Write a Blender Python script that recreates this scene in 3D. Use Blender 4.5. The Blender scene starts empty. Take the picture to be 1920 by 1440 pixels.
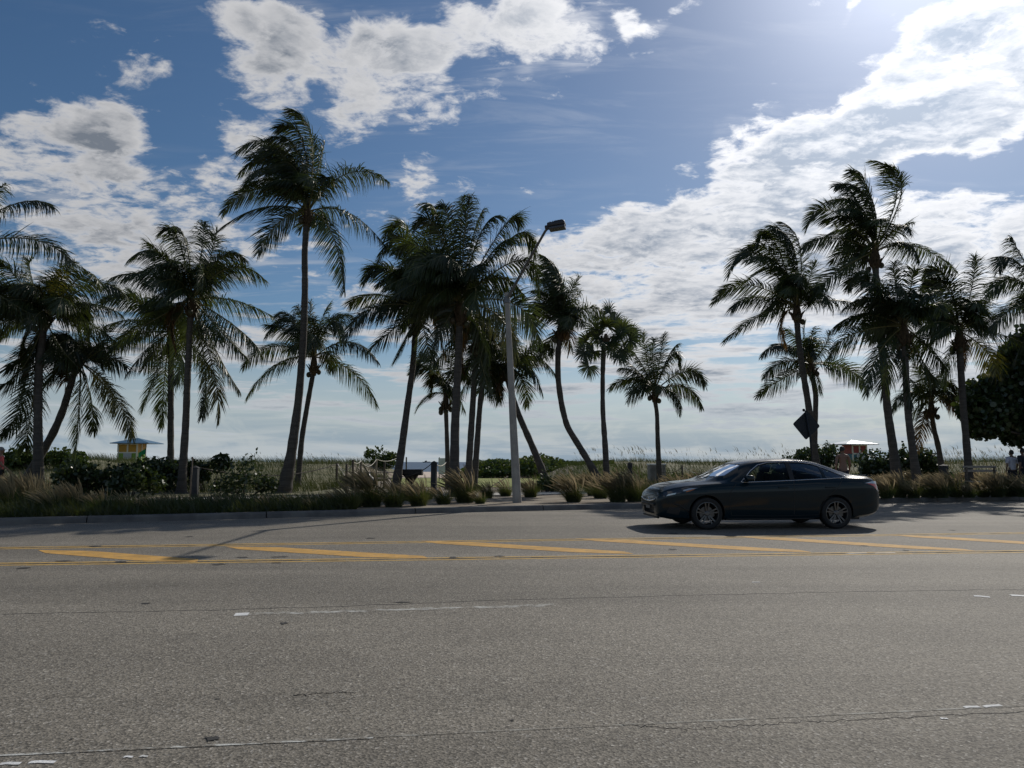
import bpy, bmesh, math, random
import numpy as np
from mathutils import Vector, Matrix
R = math.radians
rng = np.random.default_rng(7)
random.seed(7)
scene = bpy.context.scene
COL = scene.collection
# ------------------------------------------------------------------ camera
F = 1387.0; TH = R(6.01); CAMZ = 1.39
cT, sT = math.cos(TH), math.sin(TH)
cam = bpy.data.cameras.new('camera'); cam.lens = 36 * F / 1920; cam.sensor_width = 36
cam.clip_start = 0.05; cam.clip_end = 20000
camo = bpy.data.objects.new('camera', cam); COL.objects.link(camo)
camo.location = (0, 0, CAMZ); camo.rotation_euler = (R(90) + TH, 0, 0)
scene.camera = camo

def ray(px, py):
    u = px - 960.0; v = 720.0 - py
    return np.array([u, F * cT - v * sT, F * sT + v * cT])
def at(px, py, Y):                       # photo point at distance Y -> world
    d = ray(px, py); return d * (Y / d[1]) + np.array([0, 0, CAMZ])
def gnd(px, py, z=0.0):                  # photo point on the level z -> world
    d = ray(px, py); return d * ((z - CAMZ) / d[2]) + np.array([0, 0, CAMZ])
def topx(p):
    x, y, z = p[0], p[1], p[2] - CAMZ
    f = y * cT + z * sT; v = -y * sT + z * cT
    return 960 + F * x / f, 720 - F * v / f
def pxm(Y): return Y / F                  # metres per photo pixel at depth Y
def nrm(v):
    v = np.asarray(v, float); n = np.linalg.norm(v, axis=-1, keepdims=True); return v / np.maximum(n, 1e-9)
def sstep(a, b, x):
    t = np.clip((np.asarray(x, float) - a) / (b - a), 0, 1); return t * t * (3 - 2 * t)

# ------------------------------------------------------------------ objects
def tag(o, label=None, cat=None, group=None, kind=None):
    if label: o['label'] = label
    if cat: o['category'] = cat
    if group: o['group'] = group
    if kind: o['kind'] = kind
    return o
def thing(name, loc, label, cat, group=None, rz=0.0):
    o = bpy.data.objects.new(name, None); COL.objects.link(o)
    o.location = loc; o.rotation_euler = (0, 0, rz); o.empty_display_size = .2
    return tag(o, label, cat, group)
def mesh_obj(name, verts, faces, mats=(), parent=None, midx=None, smooth=False):
    me = bpy.data.meshes.new(name)
    verts = np.asarray(verts, float)
    if isinstance(faces, np.ndarray) and faces.ndim == 2:
        n, k = faces.shape
        me.vertices.add(len(verts)); me.vertices.foreach_set('co', verts.ravel())
        me.loops.add(n * k); me.loops.foreach_set('vertex_index', faces.astype(np.int32).ravel())
        me.polygons.add(n); me.polygons.foreach_set('loop_start', np.arange(0, n * k, k, dtype=np.int32))
        me.update(calc_edges=True)
    else:
        me.from_pydata([tuple(v) for v in verts], [], [tuple(int(i) for i in f) for f in faces]); me.update()
    for m in (mats if isinstance(mats, (list, tuple)) else [mats]): me.materials.append(m)
    if midx is not None: me.polygons.foreach_set('material_index', np.asarray(midx, np.int32))
    if smooth: me.polygons.foreach_set('use_smooth', np.ones(len(me.polygons), bool))
    o = bpy.data.objects.new(name, me); COL.objects.link(o)
    if parent is not None: o.parent = parent
    return o
class MB:
    """collects primitives that become ONE mesh object"""
    def __init__(s): s.v = []; s.f = []; s.m = []
    def add(s, v, f, m=0):
        o = len(s.v); s.v += [tuple(map(float, p)) for p in v]
        s.f += [tuple(int(i) + o for i in q) for q in f]; s.m += [m] * len(f); return s
    def box(s, x0, x1, y0, y1, z0, z1, m=0, M=None, bev=0.0):
        bm = bmesh.new(); bmesh.ops.create_cube(bm, size=1)
        for v in bm.verts: v.co = Vector(((x0 + x1) / 2 + v.co.x * (x1 - x0), (y0 + y1) / 2 + v.co.y * (y1 - y0), (z0 + z1) / 2 + v.co.z * (z1 - z0)))
        if bev: bmesh.ops.bevel(bm, geom=list(bm.edges), offset=bev, segments=2, affect='EDGES', profile=.6)
        if M is not None: bmesh.ops.transform(bm, matrix=M, verts=bm.verts)
        bm.verts.index_update()
        s.add([v.co[:] for v in bm.verts], [[v.index for v in f.verts] for f in bm.faces], m); bm.free(); return s
    def tube(s, pts, rad, n=8, m=0, cap=True):
        pts = np.asarray(pts, float); k = len(pts); rad = np.broadcast_to(np.asarray(rad, float), (k,))
        T = nrm(np.gradient(pts, axis=0)); ref = np.array([0, 0, 1.0]) if abs(T[0][2]) < .9 else np.array([0, 1.0, 0])
        v = []
        for i in range(k):
            a = nrm(np.cross(T[i], ref)); b = np.cross(a, T[i]); ref = b if abs(np.dot(T[i], ref)) > .95 else ref
            for j in range(n):
                t = 2 * math.pi * j / n; v.append(pts[i] + rad[i] * (a * math.cos(t) + b * math.sin(t)))
        f = [(i * n + j, i * n + (j + 1) % n, (i + 1) * n + (j + 1) % n, (i + 1) * n + j) for i in range(k - 1) for j in range(n)]
        if cap: f += [tuple(range(n - 1, -1, -1)), tuple((k - 1) * n + j for j in range(n))]
        return s.add(v, f, m)
    def lathe(s, prof, c=(0, 0, 0), n=24, m=0, axis='z'):
        v = []
        for r, h in prof:
            for j in range(n):
                t = 2 * math.pi * j / n
                p = (r * math.cos(t), r * math.sin(t), h) if axis == 'z' else (r * math.cos(t), h, r * math.sin(t))
                v.append((c[0] + p[0], c[1] + p[1], c[2] + p[2]))
        f = [(i * n + j, i * n + (j + 1) % n, (i + 1) * n + (j + 1) % n, (i + 1) * n + j) for i in range(len(prof) - 1) for j in range(n)]
        f += [tuple(range(n - 1, -1, -1)), tuple((len(prof) - 1) * n + j for j in range(n))]
        return s.add(v, f, m)
    def prism(s, poly, y0, y1, m=0):         # polygon in x,z extruded along y
        k = len(poly)
        v = [(x, y0, z) for x, z in poly] + [(x, y1, z) for x, z in poly]
        f = [tuple(range(k)), tuple(range(2 * k - 1, k - 1, -1))] + [(i, i + k, (i + 1) % k + k, (i + 1) % k) for i in range(k)]
        return s.add(v, f, m)
    def build(s, name, mats, parent=None, smooth=False):
        o = mesh_obj(name, s.v, s.f, mats, parent, s.m, smooth)
        bm = bmesh.new(); bm.from_mesh(o.data); bmesh.ops.recalc_face_normals(bm, faces=bm.faces); bm.to_mesh(o.data); bm.free()
        return o
def ribbons(P, W):
    """P (n,k,3) centre lines, W (n,k,3) half widths -> verts, quads"""
    n, k, _ = P.shape
    V = np.stack([P - W, P + W], axis=2).reshape(-1, 3)
    base = (np.arange(n) * k * 2)[:, None] + (np.arange(k - 1) * 2)[None, :]
    Q = np.stack([base, base + 1, base + 3, base + 2], axis=-1).reshape(-1, 4)
    return V, Q
def leaf_discs(C, rad, nrmv, asp=1.0):
    """round leaves as hexagons: centres, radii, normals"""
    n = len(C); a = nrm(np.cross(nrmv, rng.normal(size=(n, 3)))); b = np.cross(nrmv, a)
    t = np.arange(6) * math.pi / 3
    V = C[:, None, :] + rad[:, None, None] * (np.cos(t)[None, :, None] * a[:, None, :] + asp * np.sin(t)[None, :, None] * b[:, None, :])
    V[:, 0] += nrmv * (rad * .25)[:, None]; V[:, 3] += nrmv * (rad * .25)[:, None]
    return V.reshape(-1, 3), np.arange(n * 6).reshape(n, 6)

# ------------------------------------------------------------------ node helper
class NT:
    def __init__(s, tree): s.t = tree; s.L = tree.links
    def n(s, ty, **kw):
        nd = s.t.nodes.new(ty)
        for k, v in kw.items():
            if k.startswith('_'): setattr(nd, k[1:], v)
        return nd
    def setin(s, nd, key, val):
        if val is None: return
        sock = nd.inputs[key]
        if isinstance(val, bpy.types.NodeSocket): s.L.new(val, sock)
        else: sock.default_value = val
    def math(s, op, a, b=None, c=None, clamp=False):
        nd = s.t.nodes.new('ShaderNodeMath'); nd.operation = op; nd.use_clamp = clamp
        for i, x in enumerate((a, b, c)): s.setin(nd, i, x)
        return nd.outputs[0]
    def vmath(s, op, a, b=None, sc=None):
        nd = s.t.nodes.new('ShaderNodeVectorMath'); nd.operation = op
        s.setin(nd, 0, a); s.setin(nd, 1, b)
        if sc is not None: s.setin(nd, 'Scale', sc)
        return nd.outputs['Value' if op in ('LENGTH', 'DOT_PRODUCT', 'DISTANCE') else 'Vector']
    def noise(s, vec, scale, detail=4, rough=.55, dist=0.0, lac=2.0):
        nd = s.t.nodes.new('ShaderNodeTexNoise'); s.setin(nd, 'Vector', vec)
        for k, v in (('Scale', scale), ('Detail', detail), ('Roughness', rough), ('Distortion', dist), ('Lacunarity', lac)): s.setin(nd, k, v)
        return nd.outputs[0]
    def smooth(s, x, a, b, lo=0.0, hi=1.0, kind='SMOOTHSTEP'):
        nd = s.t.nodes.new('ShaderNodeMapRange'); nd.interpolation_type = kind
        for i, v in enumerate((x, a, b, lo, hi)): s.setin(nd, i, v)
        return nd.outputs[0]
    def mix(s, f, a, b):
        nd = s.t.nodes.new('ShaderNodeMix'); nd.data_type = 'RGBA'
        s.setin(nd, 0, f); s.setin(nd, 6, a if isinstance(a, bpy.types.NodeSocket) else (*a[:3], 1)); s.setin(nd, 7, b if isinstance(b, bpy.types.NodeSocket) else (*b[:3], 1))
        return nd.outputs[2]
    def mapping(s, vec, loc=(0, 0, 0), rot=(0, 0, 0), sc=(1, 1, 1), ty='POINT'):
        nd = s.t.nodes.new('ShaderNodeMapping'); nd.vector_type = ty; s.setin(nd, 0, vec)
        s.setin(nd, 'Location', loc) if ty != 'VECTOR' else None
        s.setin(nd, 'Rotation', rot); s.setin(nd, 'Scale', sc); return nd.outputs[0]
def material(name, col=(.5, .5, .5), rough=.6, metal=0.0, spec=.5, var=None, scale=5.0, bump=0.0, bscale=40.0, rnd=0.0, coat=0.0):
    m = bpy.data.materials.new(name); m.use_nodes = True
    nt = NT(m.node_tree); b = m.node_tree.nodes['Principled BSDF']
    b.inputs['Roughness'].default_value = rough; b.inputs['Metallic'].default_value = metal
    b.inputs['Specular IOR Level'].default_value = spec; b.inputs['Coat Weight'].default_value = coat
    tc = nt.n('ShaderNodeTexCoord').outputs['Object']
    c = None
    if var is not None:
        c = nt.mix(nt.smooth(nt.noise(tc, scale, 5, .6), .35, .65), col, var)
    if rnd:
        oi = nt.n('ShaderNodeObjectInfo').outputs['Random']
        k = nt.smooth(oi, 0, 1, 1 - rnd, 1 + rnd, 'LINEAR')
        c = nt.vmath('SCALE', c if c is not None else tuple(col[:3]), None, k)
    if c is not None: nt.L.new(c, b.inputs['Base Color'])
    else: b.inputs['Base Color'].default_value = (*col[:3], 1)
    if bump:
        bp = nt.n('ShaderNodeBump'); bp.inputs['Strength'].default_value = bump; bp.inputs['Distance'].default_value = .02
        nt.L.new(nt.noise(tc, bscale, 6, .6), bp.inputs['Height']); nt.L.new(bp.outputs[0], b.inputs['Normal'])
    return m
def leafmat(name, col, col2, trans=.3, tcol=None, gloss=.06, grough=.35, scale=1.2, rnd=.3):
    m = bpy.data.materials.new(name); m.use_nodes = True; t = m.node_tree; t.nodes.clear(); nt = NT(t)
    geo = nt.n('ShaderNodeNewGeometry').outputs['Position']
    f = nt.smooth(nt.noise(geo, scale, 3, .6), .35, .65)
    c = nt.mix(f, col, col2)
    oi = nt.n('ShaderNodeObjectInfo').outputs['Random']
    c = nt.vmath('SCALE', c, None, nt.smooth(oi, 0, 1, 1 - rnd, 1 + rnd, 'LINEAR'))
    d = nt.n('ShaderNodeBsdfDiffuse'); nt.L.new(c, d.inputs[0])
    tr = nt.n('ShaderNodeBsdfTranslucent')
    if tcol is None: nt.L.new(nt.vmath('MULTIPLY', c, (1.6, 1.5, .6)), tr.inputs[0])
    else: tr.inputs[0].default_value = (*tcol, 1)
    g = nt.n('ShaderNodeBsdfGlossy'); g.inputs['Roughness'].default_value = grough
    a = nt.n('ShaderNodeMixShader'); a.inputs[0].default_value = trans
    nt.L.new(d.outputs[0], a.inputs[1]); nt.L.new(tr.outputs[0], a.inputs[2])
    b = nt.n('ShaderNodeMixShader'); b.inputs[0].default_value = gloss
    nt.L.new(a.outputs[0], b.inputs[1]); nt.L.new(g.outputs[0], b.inputs[2])
    o = nt.n('ShaderNodeOutputMaterial'); nt.L.new(b.outputs[0], o.inputs[0])
    return m
# ------------------------------------------------------------------ sun and sky
SUN_AZ = R(32.3); SUN_EL = R(35.8)          # azimuth from +Y (view) towards +X, elevation
sund = np.array([math.sin(SUN_AZ) * math.cos(SUN_EL), math.cos(SUN_AZ) * math.cos(SUN_EL), math.sin(SUN_EL)])
sl = bpy.data.lights.new('sun', 'SUN'); sl.energy = 3.0; sl.angle = R(.55); sl.color = (1, .94, .85)
so = bpy.data.objects.new('sun', sl); COL.objects.link(so)
so.rotation_euler = Vector(-sund).to_track_quat('-Z', 'Y').to_euler(); so.location = (20, 40, 60)
w = bpy.data.worlds.new('World'); scene.world = w; w.use_nodes = True
t = w.node_tree; t.nodes.clear(); nt = NT(t)
sky = nt.n('ShaderNodeTexSky'); sky.sky_type = 'NISHITA'; sky.sun_disc = False
sky.sun_elevation = SUN_EL; sky.sun_rotation = SUN_AZ
sky.air_density = 1.0; sky.dust_density = .35; sky.ozone_density = 2.5; sky.altitude = 0
bg1 = nt.n('ShaderNodeBackground'); bg1.inputs[1].default_value = .060
gen = nt.n('ShaderNodeTexCoord').outputs['Generated']
d = nt.vmath('NORMALIZE', gen)
sep = nt.n('ShaderNodeSeparateXYZ'); nt.L.new(d, sep.inputs[0]); dx, dy, dz = sep.outputs
az = nt.math('ARCTAN2', dx, dy); el = nt.math('ARCSINE', dz)
def azel(px, py):
    q = nrm(ray(px, py)); return math.atan2(q[0], q[1]), math.asin(q[2])
cmb = nt.n('ShaderNodeCombineXYZ'); nt.L.new(az, cmb.inputs[0]); nt.L.new(el, cmb.inputs[1]); ae = cmb.outputs[0]
# wobble so that no cloud keeps a plain outline
wob = nt.vmath('SUBTRACT', nt.n('ShaderNodeTexNoise').outputs[1], (.5, .5, .5))
wn = wob.node.inputs[0].links[0].from_node; nt.L.new(ae, wn.inputs['Vector']); wn.inputs['Scale'].default_value = 7; wn.inputs['Detail'].default_value = 4
aew = nt.vmath('ADD', ae, nt.vmath('SCALE', wob, None, .15))
BL = [  # cloud banks: centre x, y, radii, tilt (deg, + = rising to the right), weight
 (640, 70, 250, 95, 6, .9), (860, 80, 230, 85, 4, .95), (700, 195, 180, 70, 10, .85), (500, 90, 120, 110, 0, .62), (590, 150, 80, 40, 0, -.35),
 (1030, 70, 120, 110, 0, .85), (450, 190, 90, 60, 0, .5), (480, 275, 120, 70, 10, .8), (1140, 10, 110, 42, 3, .62), (1290, 4, 150, 26, 5, .62), (1165, 46, 34, 26, 0, .32),
 (60, 250, 190, 100, 5, .85), (190, 245, 80, 75, 0, .7), (260, 165, 80, 45, -15, .45), (90, 40, 160, 50, 10, .35), (40, 110, 60, 40, 0, .3),
 (240, 370, 330, 80, 10, .62), (330, 450, 420, 70, 8, .75), (785, 315, 75, 45, -20, .85), (810, 268, 55, 20, 0, .5), (1600, 25, 60, 22, 10, .5),
 (1150, 430, 330, 75, 13, 1.0), (1420, 350, 360, 120, 19, 1.1), (1680, 240, 340, 130, 25, 1.15), (1900, 90, 220, 130, 30, 1.2), (1390, 225, 70, 45, 40, .55), (1280, 300, 60, 30, 30, .4),
 (1560, 460, 560, 110, 6, 1.0), (1880, 400, 260, 80, 12, 1.0), (1350, 110, 260, 45, -22, .28),
 (1780, 318, 190, 26, 17, -.8), (480, 590, 170, 40, 5, -.42), (740, 690, 160, 30, 0, -.28), (640, 620, 90, 30, 0, -.35), (130, 460, 130, 24, 12, -.3), (820, 380, 200, 40, 8, .35)]
M = None
for (bx, by, rx, ry, ang, wt) in BL:
    a0, e0 = azel(bx, by); k = 1.0 / 1387; cosb = math.cos(math.atan((720 - by) / F))
    mp = nt.mapping(aew, (a0, e0, 0), (0, 0, R(ang)), (rx * k, ry * k, 1), 'TEXTURE')
    g = nt.smooth(nt.vmath('LENGTH', mp), 1.15, .1, 0, wt)
    M = g if M is None else nt.math('ADD', M, g)
band = nt.math('MULTIPLY', nt.math('MULTIPLY', nt.smooth(el, R(19), R(10), 0, .92), nt.smooth(az, -.30, .05, .80, 1)), nt.smooth(el, R(-1), R(7), .55, 1))
M = nt.math('MINIMUM', nt.math('MAXIMUM', nt.math('ADD', M, band), 0), 1.25)
# cloud-deck coordinates: the layer seen from below, flattening towards the horizon
inv = nt.math('DIVIDE', 1.0, nt.math('ADD', nt.math('MAXIMUM', dz, 0), .16))
cp = nt.vmath('SCALE', nt.vmath('MULTIPLY', d, (1, 1, 0)), None, inv)
suncp = sund[:2] / (sund[2] + .16)
tos = nt.vmath('SCALE', nt.vmath('NORMALIZE', nt.vmath('SUBTRACT', (float(suncp[0]), float(suncp[1]), 0), cp)), None, .055)
def deck(p):
    a_ = nt.noise(p, 2.1, 9, .58, .35)
    b_ = nt.noise(nt.mapping(p, (3.1, 1.7, 0), (0, 0, R(25)), (1, 1.35, 1)), 6.5, 8, .62, .5)
    c_ = nt.noise(nt.mapping(p, (7.1, 4.7, 0), (0, 0, R(-20)), (1, 1.2, 1)), 19.0, 5, .65, .4)
    return a_, nt.math('ADD', nt.math('ADD', nt.math('MULTIPLY', a_, .40), nt.math('MULTIPLY', b_, .40)), nt.math('MULTIPLY', c_, .20))
n1, nn = deck(cp)
_, nnb = deck(nt.vmath('ADD', cp, tos))
light = nt.smooth(nt.math('SUBTRACT', nn, nnb), -.11, .11)
# thin streaks low in the sky
st = nt.noise(nt.mapping(ae, (0, 0, 0), (0, 0, R(3)), (3.2, 30, 1)), 1.6, 6, .58, .3)
low = nt.smooth(el, R(15), R(7))
nn = nt.math('ADD', nt.math('MULTIPLY', nn, nt.math('SUBTRACT', 1, nt.math('MULTIPLY', low, .75))), nt.math('MULTIPLY', nt.math('MULTIPLY', st, low), .75))
D = nt.math('ADD', nt.math('MULTIPLY_ADD', M, .98, -.25), nt.math('MULTIPLY', nt.math('SUBTRACT', nn, .5), 5.6))
cover = nt.smooth(D, .20, .80)
back = nt.smooth(dy, -.2, .35)                       # behind the viewer: scattered cloud only
cov2 = nt.smooth(n1, .5, .64, 0, .9)
cover = nt.math('ADD', nt.math('MULTIPLY', cover, back), nt.math('MULTIPLY', cov2, nt.math('SUBTRACT', 1, back)))
# brightness: thin edges lit through, thick middles grey, brighter towards the sun
mu = nt.vmath('DOT_PRODUCT', d, tuple(float(x) for x in sund))
glow = nt.math('POWER', nt.math('MAXIMUM', mu, 0), 9.0)
thick = nt.math('MULTIPLY', nt.smooth(D, .50, 1.25), nt.math('SUBTRACT', 1.3, light), clamp=True)
lo_g = nt.math('ADD', .20, nt.math('MULTIPLY', glow, .55)); hi_g = nt.math('ADD', .57, nt.math('MULTIPLY', glow, .85))
lo_c = nt.vmath('SCALE', (.84, .97, 1.18), None, lo_g); hi_c = nt.vmath('SCALE', (1.0, 1.0, 1.02), None, hi_g)
cc = nt.mix(thick, hi_c, lo_c)
hz = nt.smooth(el, R(9.5), R(0))
# thin veil and mackerel streaks, combed the way the band runs
vp = nt.mapping(cp, (0, 0, 0), (0, 0, R(-32)), (1.1, 5.0, 1))
v1 = nt.smooth(nt.noise(vp, 2.6, 7, .62, .6), .46, .74)
v2 = nt.smooth(nt.noise(cp, 1.1, 3, .5), .38, .62)
vm = nt.math('MAXIMUM', nt.math('MULTIPLY', nt.smooth(M, .1, .6), .85), nt.smooth(el, R(24), R(10), .16, .75))
veil = nt.math('MULTIPLY', nt.math('MULTIPLY', v1, v2), vm)
cover = nt.math('MAXIMUM', cover, nt.math('MULTIPLY', veil, .85))
cover = nt.math('MAXIMUM', cover, nt.math('MULTIPLY', hz, .93))
hcol = nt.mix(nt.smooth(st, .40, .62), (.215, .32, .43), (.44, .50, .55))
puf = nt.smooth(nt.noise(nt.mapping(ae, (2.2, 0, 0), (0, 0, 0), (9, 16, 1)), 1.0, 6, .62, .6), .50, .66)
hcol = nt.mix(nt.math('MULTIPLY', nt.math('MULTIPLY', puf, nt.smooth(el, R(7), R(3))), .75), hcol, (.45, .51, .55))
cc = nt.mix(nt.math('MULTIPLY', hz, .9), cc, hcol)
bg2 = nt.n('ShaderNodeBackground'); nt.L.new(cc, bg2.inputs[0]); bg2.inputs[1].default_value = 1.0
hs = nt.n('ShaderNodeHueSaturation'); hs.inputs['Saturation'].default_value = 1.18; nt.L.new(sky.outputs[0], hs.inputs['Color'])
aur = nt.math('MULTIPLY', nt.math('POWER', nt.math('MAXIMUM', mu, 0), 70.0), 10.0)
aur = nt.math('ADD', aur, nt.math('MULTIPLY', nt.math('POWER', nt.math('MAXIMUM', mu, 0), 7.0), 1.2))
nt.L.new(nt.vmath('ADD', hs.outputs[0], nt.vmath('SCALE', (.86, .95, 1.12), None, aur)), bg1.inputs[0])
mxs = nt.n('ShaderNodeMixShader'); nt.L.new(cover, mxs.inputs[0]); nt.L.new(bg1.outputs[0], mxs.inputs[1]); nt.L.new(bg2.outputs[0], mxs.inputs[2])
out = nt.n('ShaderNodeOutputWorld'); nt.L.new(mxs.outputs[0], out.inputs[0])
try: w.cycles.sampling_method = 'MANUAL'; w.cycles.sample_map_resolution = 512
except Exception: pass
scene.view_settings.view_transform = 'Standard'; scene.view_settings.look = 'None'
scene.view_settings.exposure = 0.0; scene.view_settings.gamma = 1.0
# ------------------------------------------------------------------ the setting
# asphalt: worn grey aggregate
def asphalt_nodes(nt, tc):
    big = nt.noise(nt.mapping(tc, (0, 0, 0), (0, 0, R(-6)), (.06, .5, 1)), 1.0, 4, .6)
    mid = nt.noise(tc, .9, 5, .6)
    vor = nt.n('ShaderNodeTexVoronoi'); vor.feature = 'F1'; nt.L.new(tc, vor.inputs['Vector']); vor.inputs['Scale'].default_value = 82
    vs = nt.n('ShaderNodeSeparateColor'); nt.L.new(vor.outputs['Color'], vs.inputs[0])
    fine = nt.noise(tc, 120, 3, .7)
    g = nt.math('ADD', nt.math('MULTIPLY', nt.smooth(vs.outputs[0], 0, 1, .48, 1.55, 'LINEAR'), nt.smooth(fine, .3, .7, .8, 1.2)), 0)
    g = nt.math('MULTIPLY', g, nt.smooth(big, .3, .7, .86, 1.12))
    g = nt.math('MULTIPLY', g, nt.smooth(mid, .3, .7, .93, 1.07))
    trk = nt.noise(nt.mapping(tc, (0, 2.3, 0), (0, 0, R(-6.5)), (.012, .85, 1)), 1.0, 2, .5)
    g = nt.math('MULTIPLY', g, nt.smooth(trk, .34, .66, .86, 1.10))
    pale = nt.smooth(vs.outputs[1], .92, .97, 0, .16)          # pale stones
    return g, pale, vor.outputs['Distance'], fine
def asphalt_mat(name, paint=None, wear=(.45, .6), wscale=9.0, stretch=(1, 1, 1)):
    m = bpy.data.materials.new(name); m.use_nodes = True; nt = NT(m.node_tree); b = m.node_tree.nodes['Principled BSDF']
    tc = nt.n('ShaderNodeTexCoord').outputs['Object']
    g, pale, dist, fine = asphalt_nodes(nt, tc)
    col = nt.vmath('SCALE', ASPH, None, g)
    col = nt.vmath('ADD', col, nt.vmath('SCALE', (1, .97, .9), None, pale))
    rough = .78
    if paint:
        wn = nt.noise(nt.mapping(tc, (0, 0, 0), (0, 0, R(-6)), stretch), wscale, 8, .7)
        f = nt.smooth(wn, wear[0], wear[1])
        pc = nt.vmath('SCALE', paint, None, nt.smooth(nt.noise(tc, 3, 5, .6), .3, .7, .8, 1.1))
        col = nt.mix(f, pc, col)
    nt.L.new(col, b.inputs['Base Color']); b.inputs['Roughness'].default_value = rough; b.inputs['Specular IOR Level'].default_value = .28
    bp = nt.n('ShaderNodeBump'); bp.inputs['Strength'].default_value = .55 if not paint else .35; bp.inputs['Distance'].default_value = .006
    nt.L.new(dist, bp.inputs['Height']); nt.L.new(bp.outputs[0], b.inputs['Normal'])
    return m
ASPH = (.184, .165, .133)
m_asph = asphalt_mat('asphalt')
m_yel = asphalt_mat('yellow_paint', (.58, .33, .085), (.50, .74), 11)
m_yelworn = asphalt_mat('worn_yellow_paint', (.52, .33, .09), (.47, .64), 9, (1, 3, 1))
m_whiworn = asphalt_mat('worn_white_paint', (.55, .55, .51), (.42, .52), 7, (.8, 3, 1))
m_whi = asphalt_mat('white_paint', (.72, .72, .70), (.58, .70), 8)
m_tar = material('tar', (.035, .033, .030), .85)
m_conc = material('concrete', (.30, .28, .25), .85, var=(.20, .19, .17), scale=2.5, bump=.25, bscale=30)
m_kerb = material('kerb_concrete', (.16, .152, .14), .85, var=(.10, .095, .09), scale=1.6, bump=.3, bscale=25)
m_walk = material('walk_concrete', (.50, .48, .43), .85, var=(.40, .38, .34), scale=1.2, bump=.15)
m_soil = material('sandy_mulch', (.15, .115, .08), .95, var=(.28, .24, .18), scale=1.1, bump=.6, bscale=18)
m_dune = material('dune_soil', (.10, .10, .045), .95, var=(.20, .18, .10), scale=.8, bump=.5, bscale=9)
m_sand = material('beach_sand', (.62, .50, .40), .95, var=(.50, .41, .33), scale=.4, bump=.3, bscale=3)
m_lawn = material('lawn_turf', (.16, .20, .03), .95, var=(.24, .24, .06), scale=.8, bump=.6, bscale=30)

KP = [(-11.5, 16.55), (-8.32, 17.72), (-4.9, 19.1), (-2.05, 20.45), (.62, 21.5), (3.82, 22.4), (12.6, 25.8), (18.2, 27.2)]
kx = np.array([p[0] for p in KP]); ky = np.array([p[1] for p in KP])
def K(x):                                    # front face of the far kerb
    x = np.asarray(x, float)
    y = np.interp(x, kx, ky)
    y = np.where(x < kx[0], ky[0] + (x - kx[0]) * .36, y); y = np.where(x > kx[-1], ky[-1] + (x - kx[-1]) * .25, y)
    return y
XS = np.concatenate([np.arange(-70, -14, 2.0), np.arange(-14, 24, .5), np.arange(24, 92, 2.0)])
KY = np.array([np.mean(K(np.linspace(x - 1.2, x + 1.2, 9))) for x in XS])
def Ks(x): return np.interp(x, XS, KY)
def strip(name, mat, off0, off1, z0, z1, kind='structure', xs=XS, ny=1):
    V = []; n = len(xs)
    offs = np.linspace(off0, off1, ny + 1)
    for k, o in enumerate(offs):
        for x in xs: V.append((x, Ks(x) + o, z0 + (z1 - z0) * k / ny))
    Fc = np.array([(k * n + i, k * n + i + 1, (k + 1) * n + i + 1, (k + 1) * n + i) for k in range(ny) for i in range(n - 1)])
    return tag(mesh_obj(name, V, Fc, mat), kind=kind)
# road sheet, up to the kerb
V = [(x, -14.0, 0) for x in XS] + [(x, Ks(x) + .02, 0) for x in XS]; n = len(XS)
tag(mesh_obj('road', V, np.array([(i, i + 1, n + i + 1, n + i) for i in range(n - 1)]), m_asph), kind='structure')
# kerb with joints
kb = MB(); L = 0.0; i0 = None
xs = np.arange(-69, 90, .25); cur = []
def kerb_piece(xx):
    P = np.array([(x, Ks(x)) for x in xx]); T = nrm(np.gradient(P, axis=0)); N = np.stack([-T[:, 1], T[:, 0]], 1)
    prof = [(-.03, -.05), (0, .10), (.03, .145), (.16, .15), (.16, -.05)]
    v = [(p[0] + nn_[0] * a, p[1] + nn_[1] * a, z) for p, nn_ in zip(P, N) for a, z in prof]; k = len(prof)
    f = [(i * k + j, (i + 1) * k + j, (i + 1) * k + j + 1, i * k + j + 1) for i in range(len(P) - 1) for j in range(k - 1)]
    f += [tuple(range(k)), tuple(len(v) - k + j for j in range(k - 1, -1, -1))]
    kb.add(v, f)
xcuts = [-69, -50, -40, -34, -28, -22, -16.5, -9.75, -6.1, -2.6, .9, 4.4, 7.9, 11.4, 15, 18.5, 22, 28, 36, 46, 60, 88]
for a, b in zip(xcuts[:-1], xcuts[1:]): kerb_piece(np.linspace(a + .012, b - .012, max(4, int((b - a) * 2))))
tag(kb.build('kerb', m_kerb), kind='structure')
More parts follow.
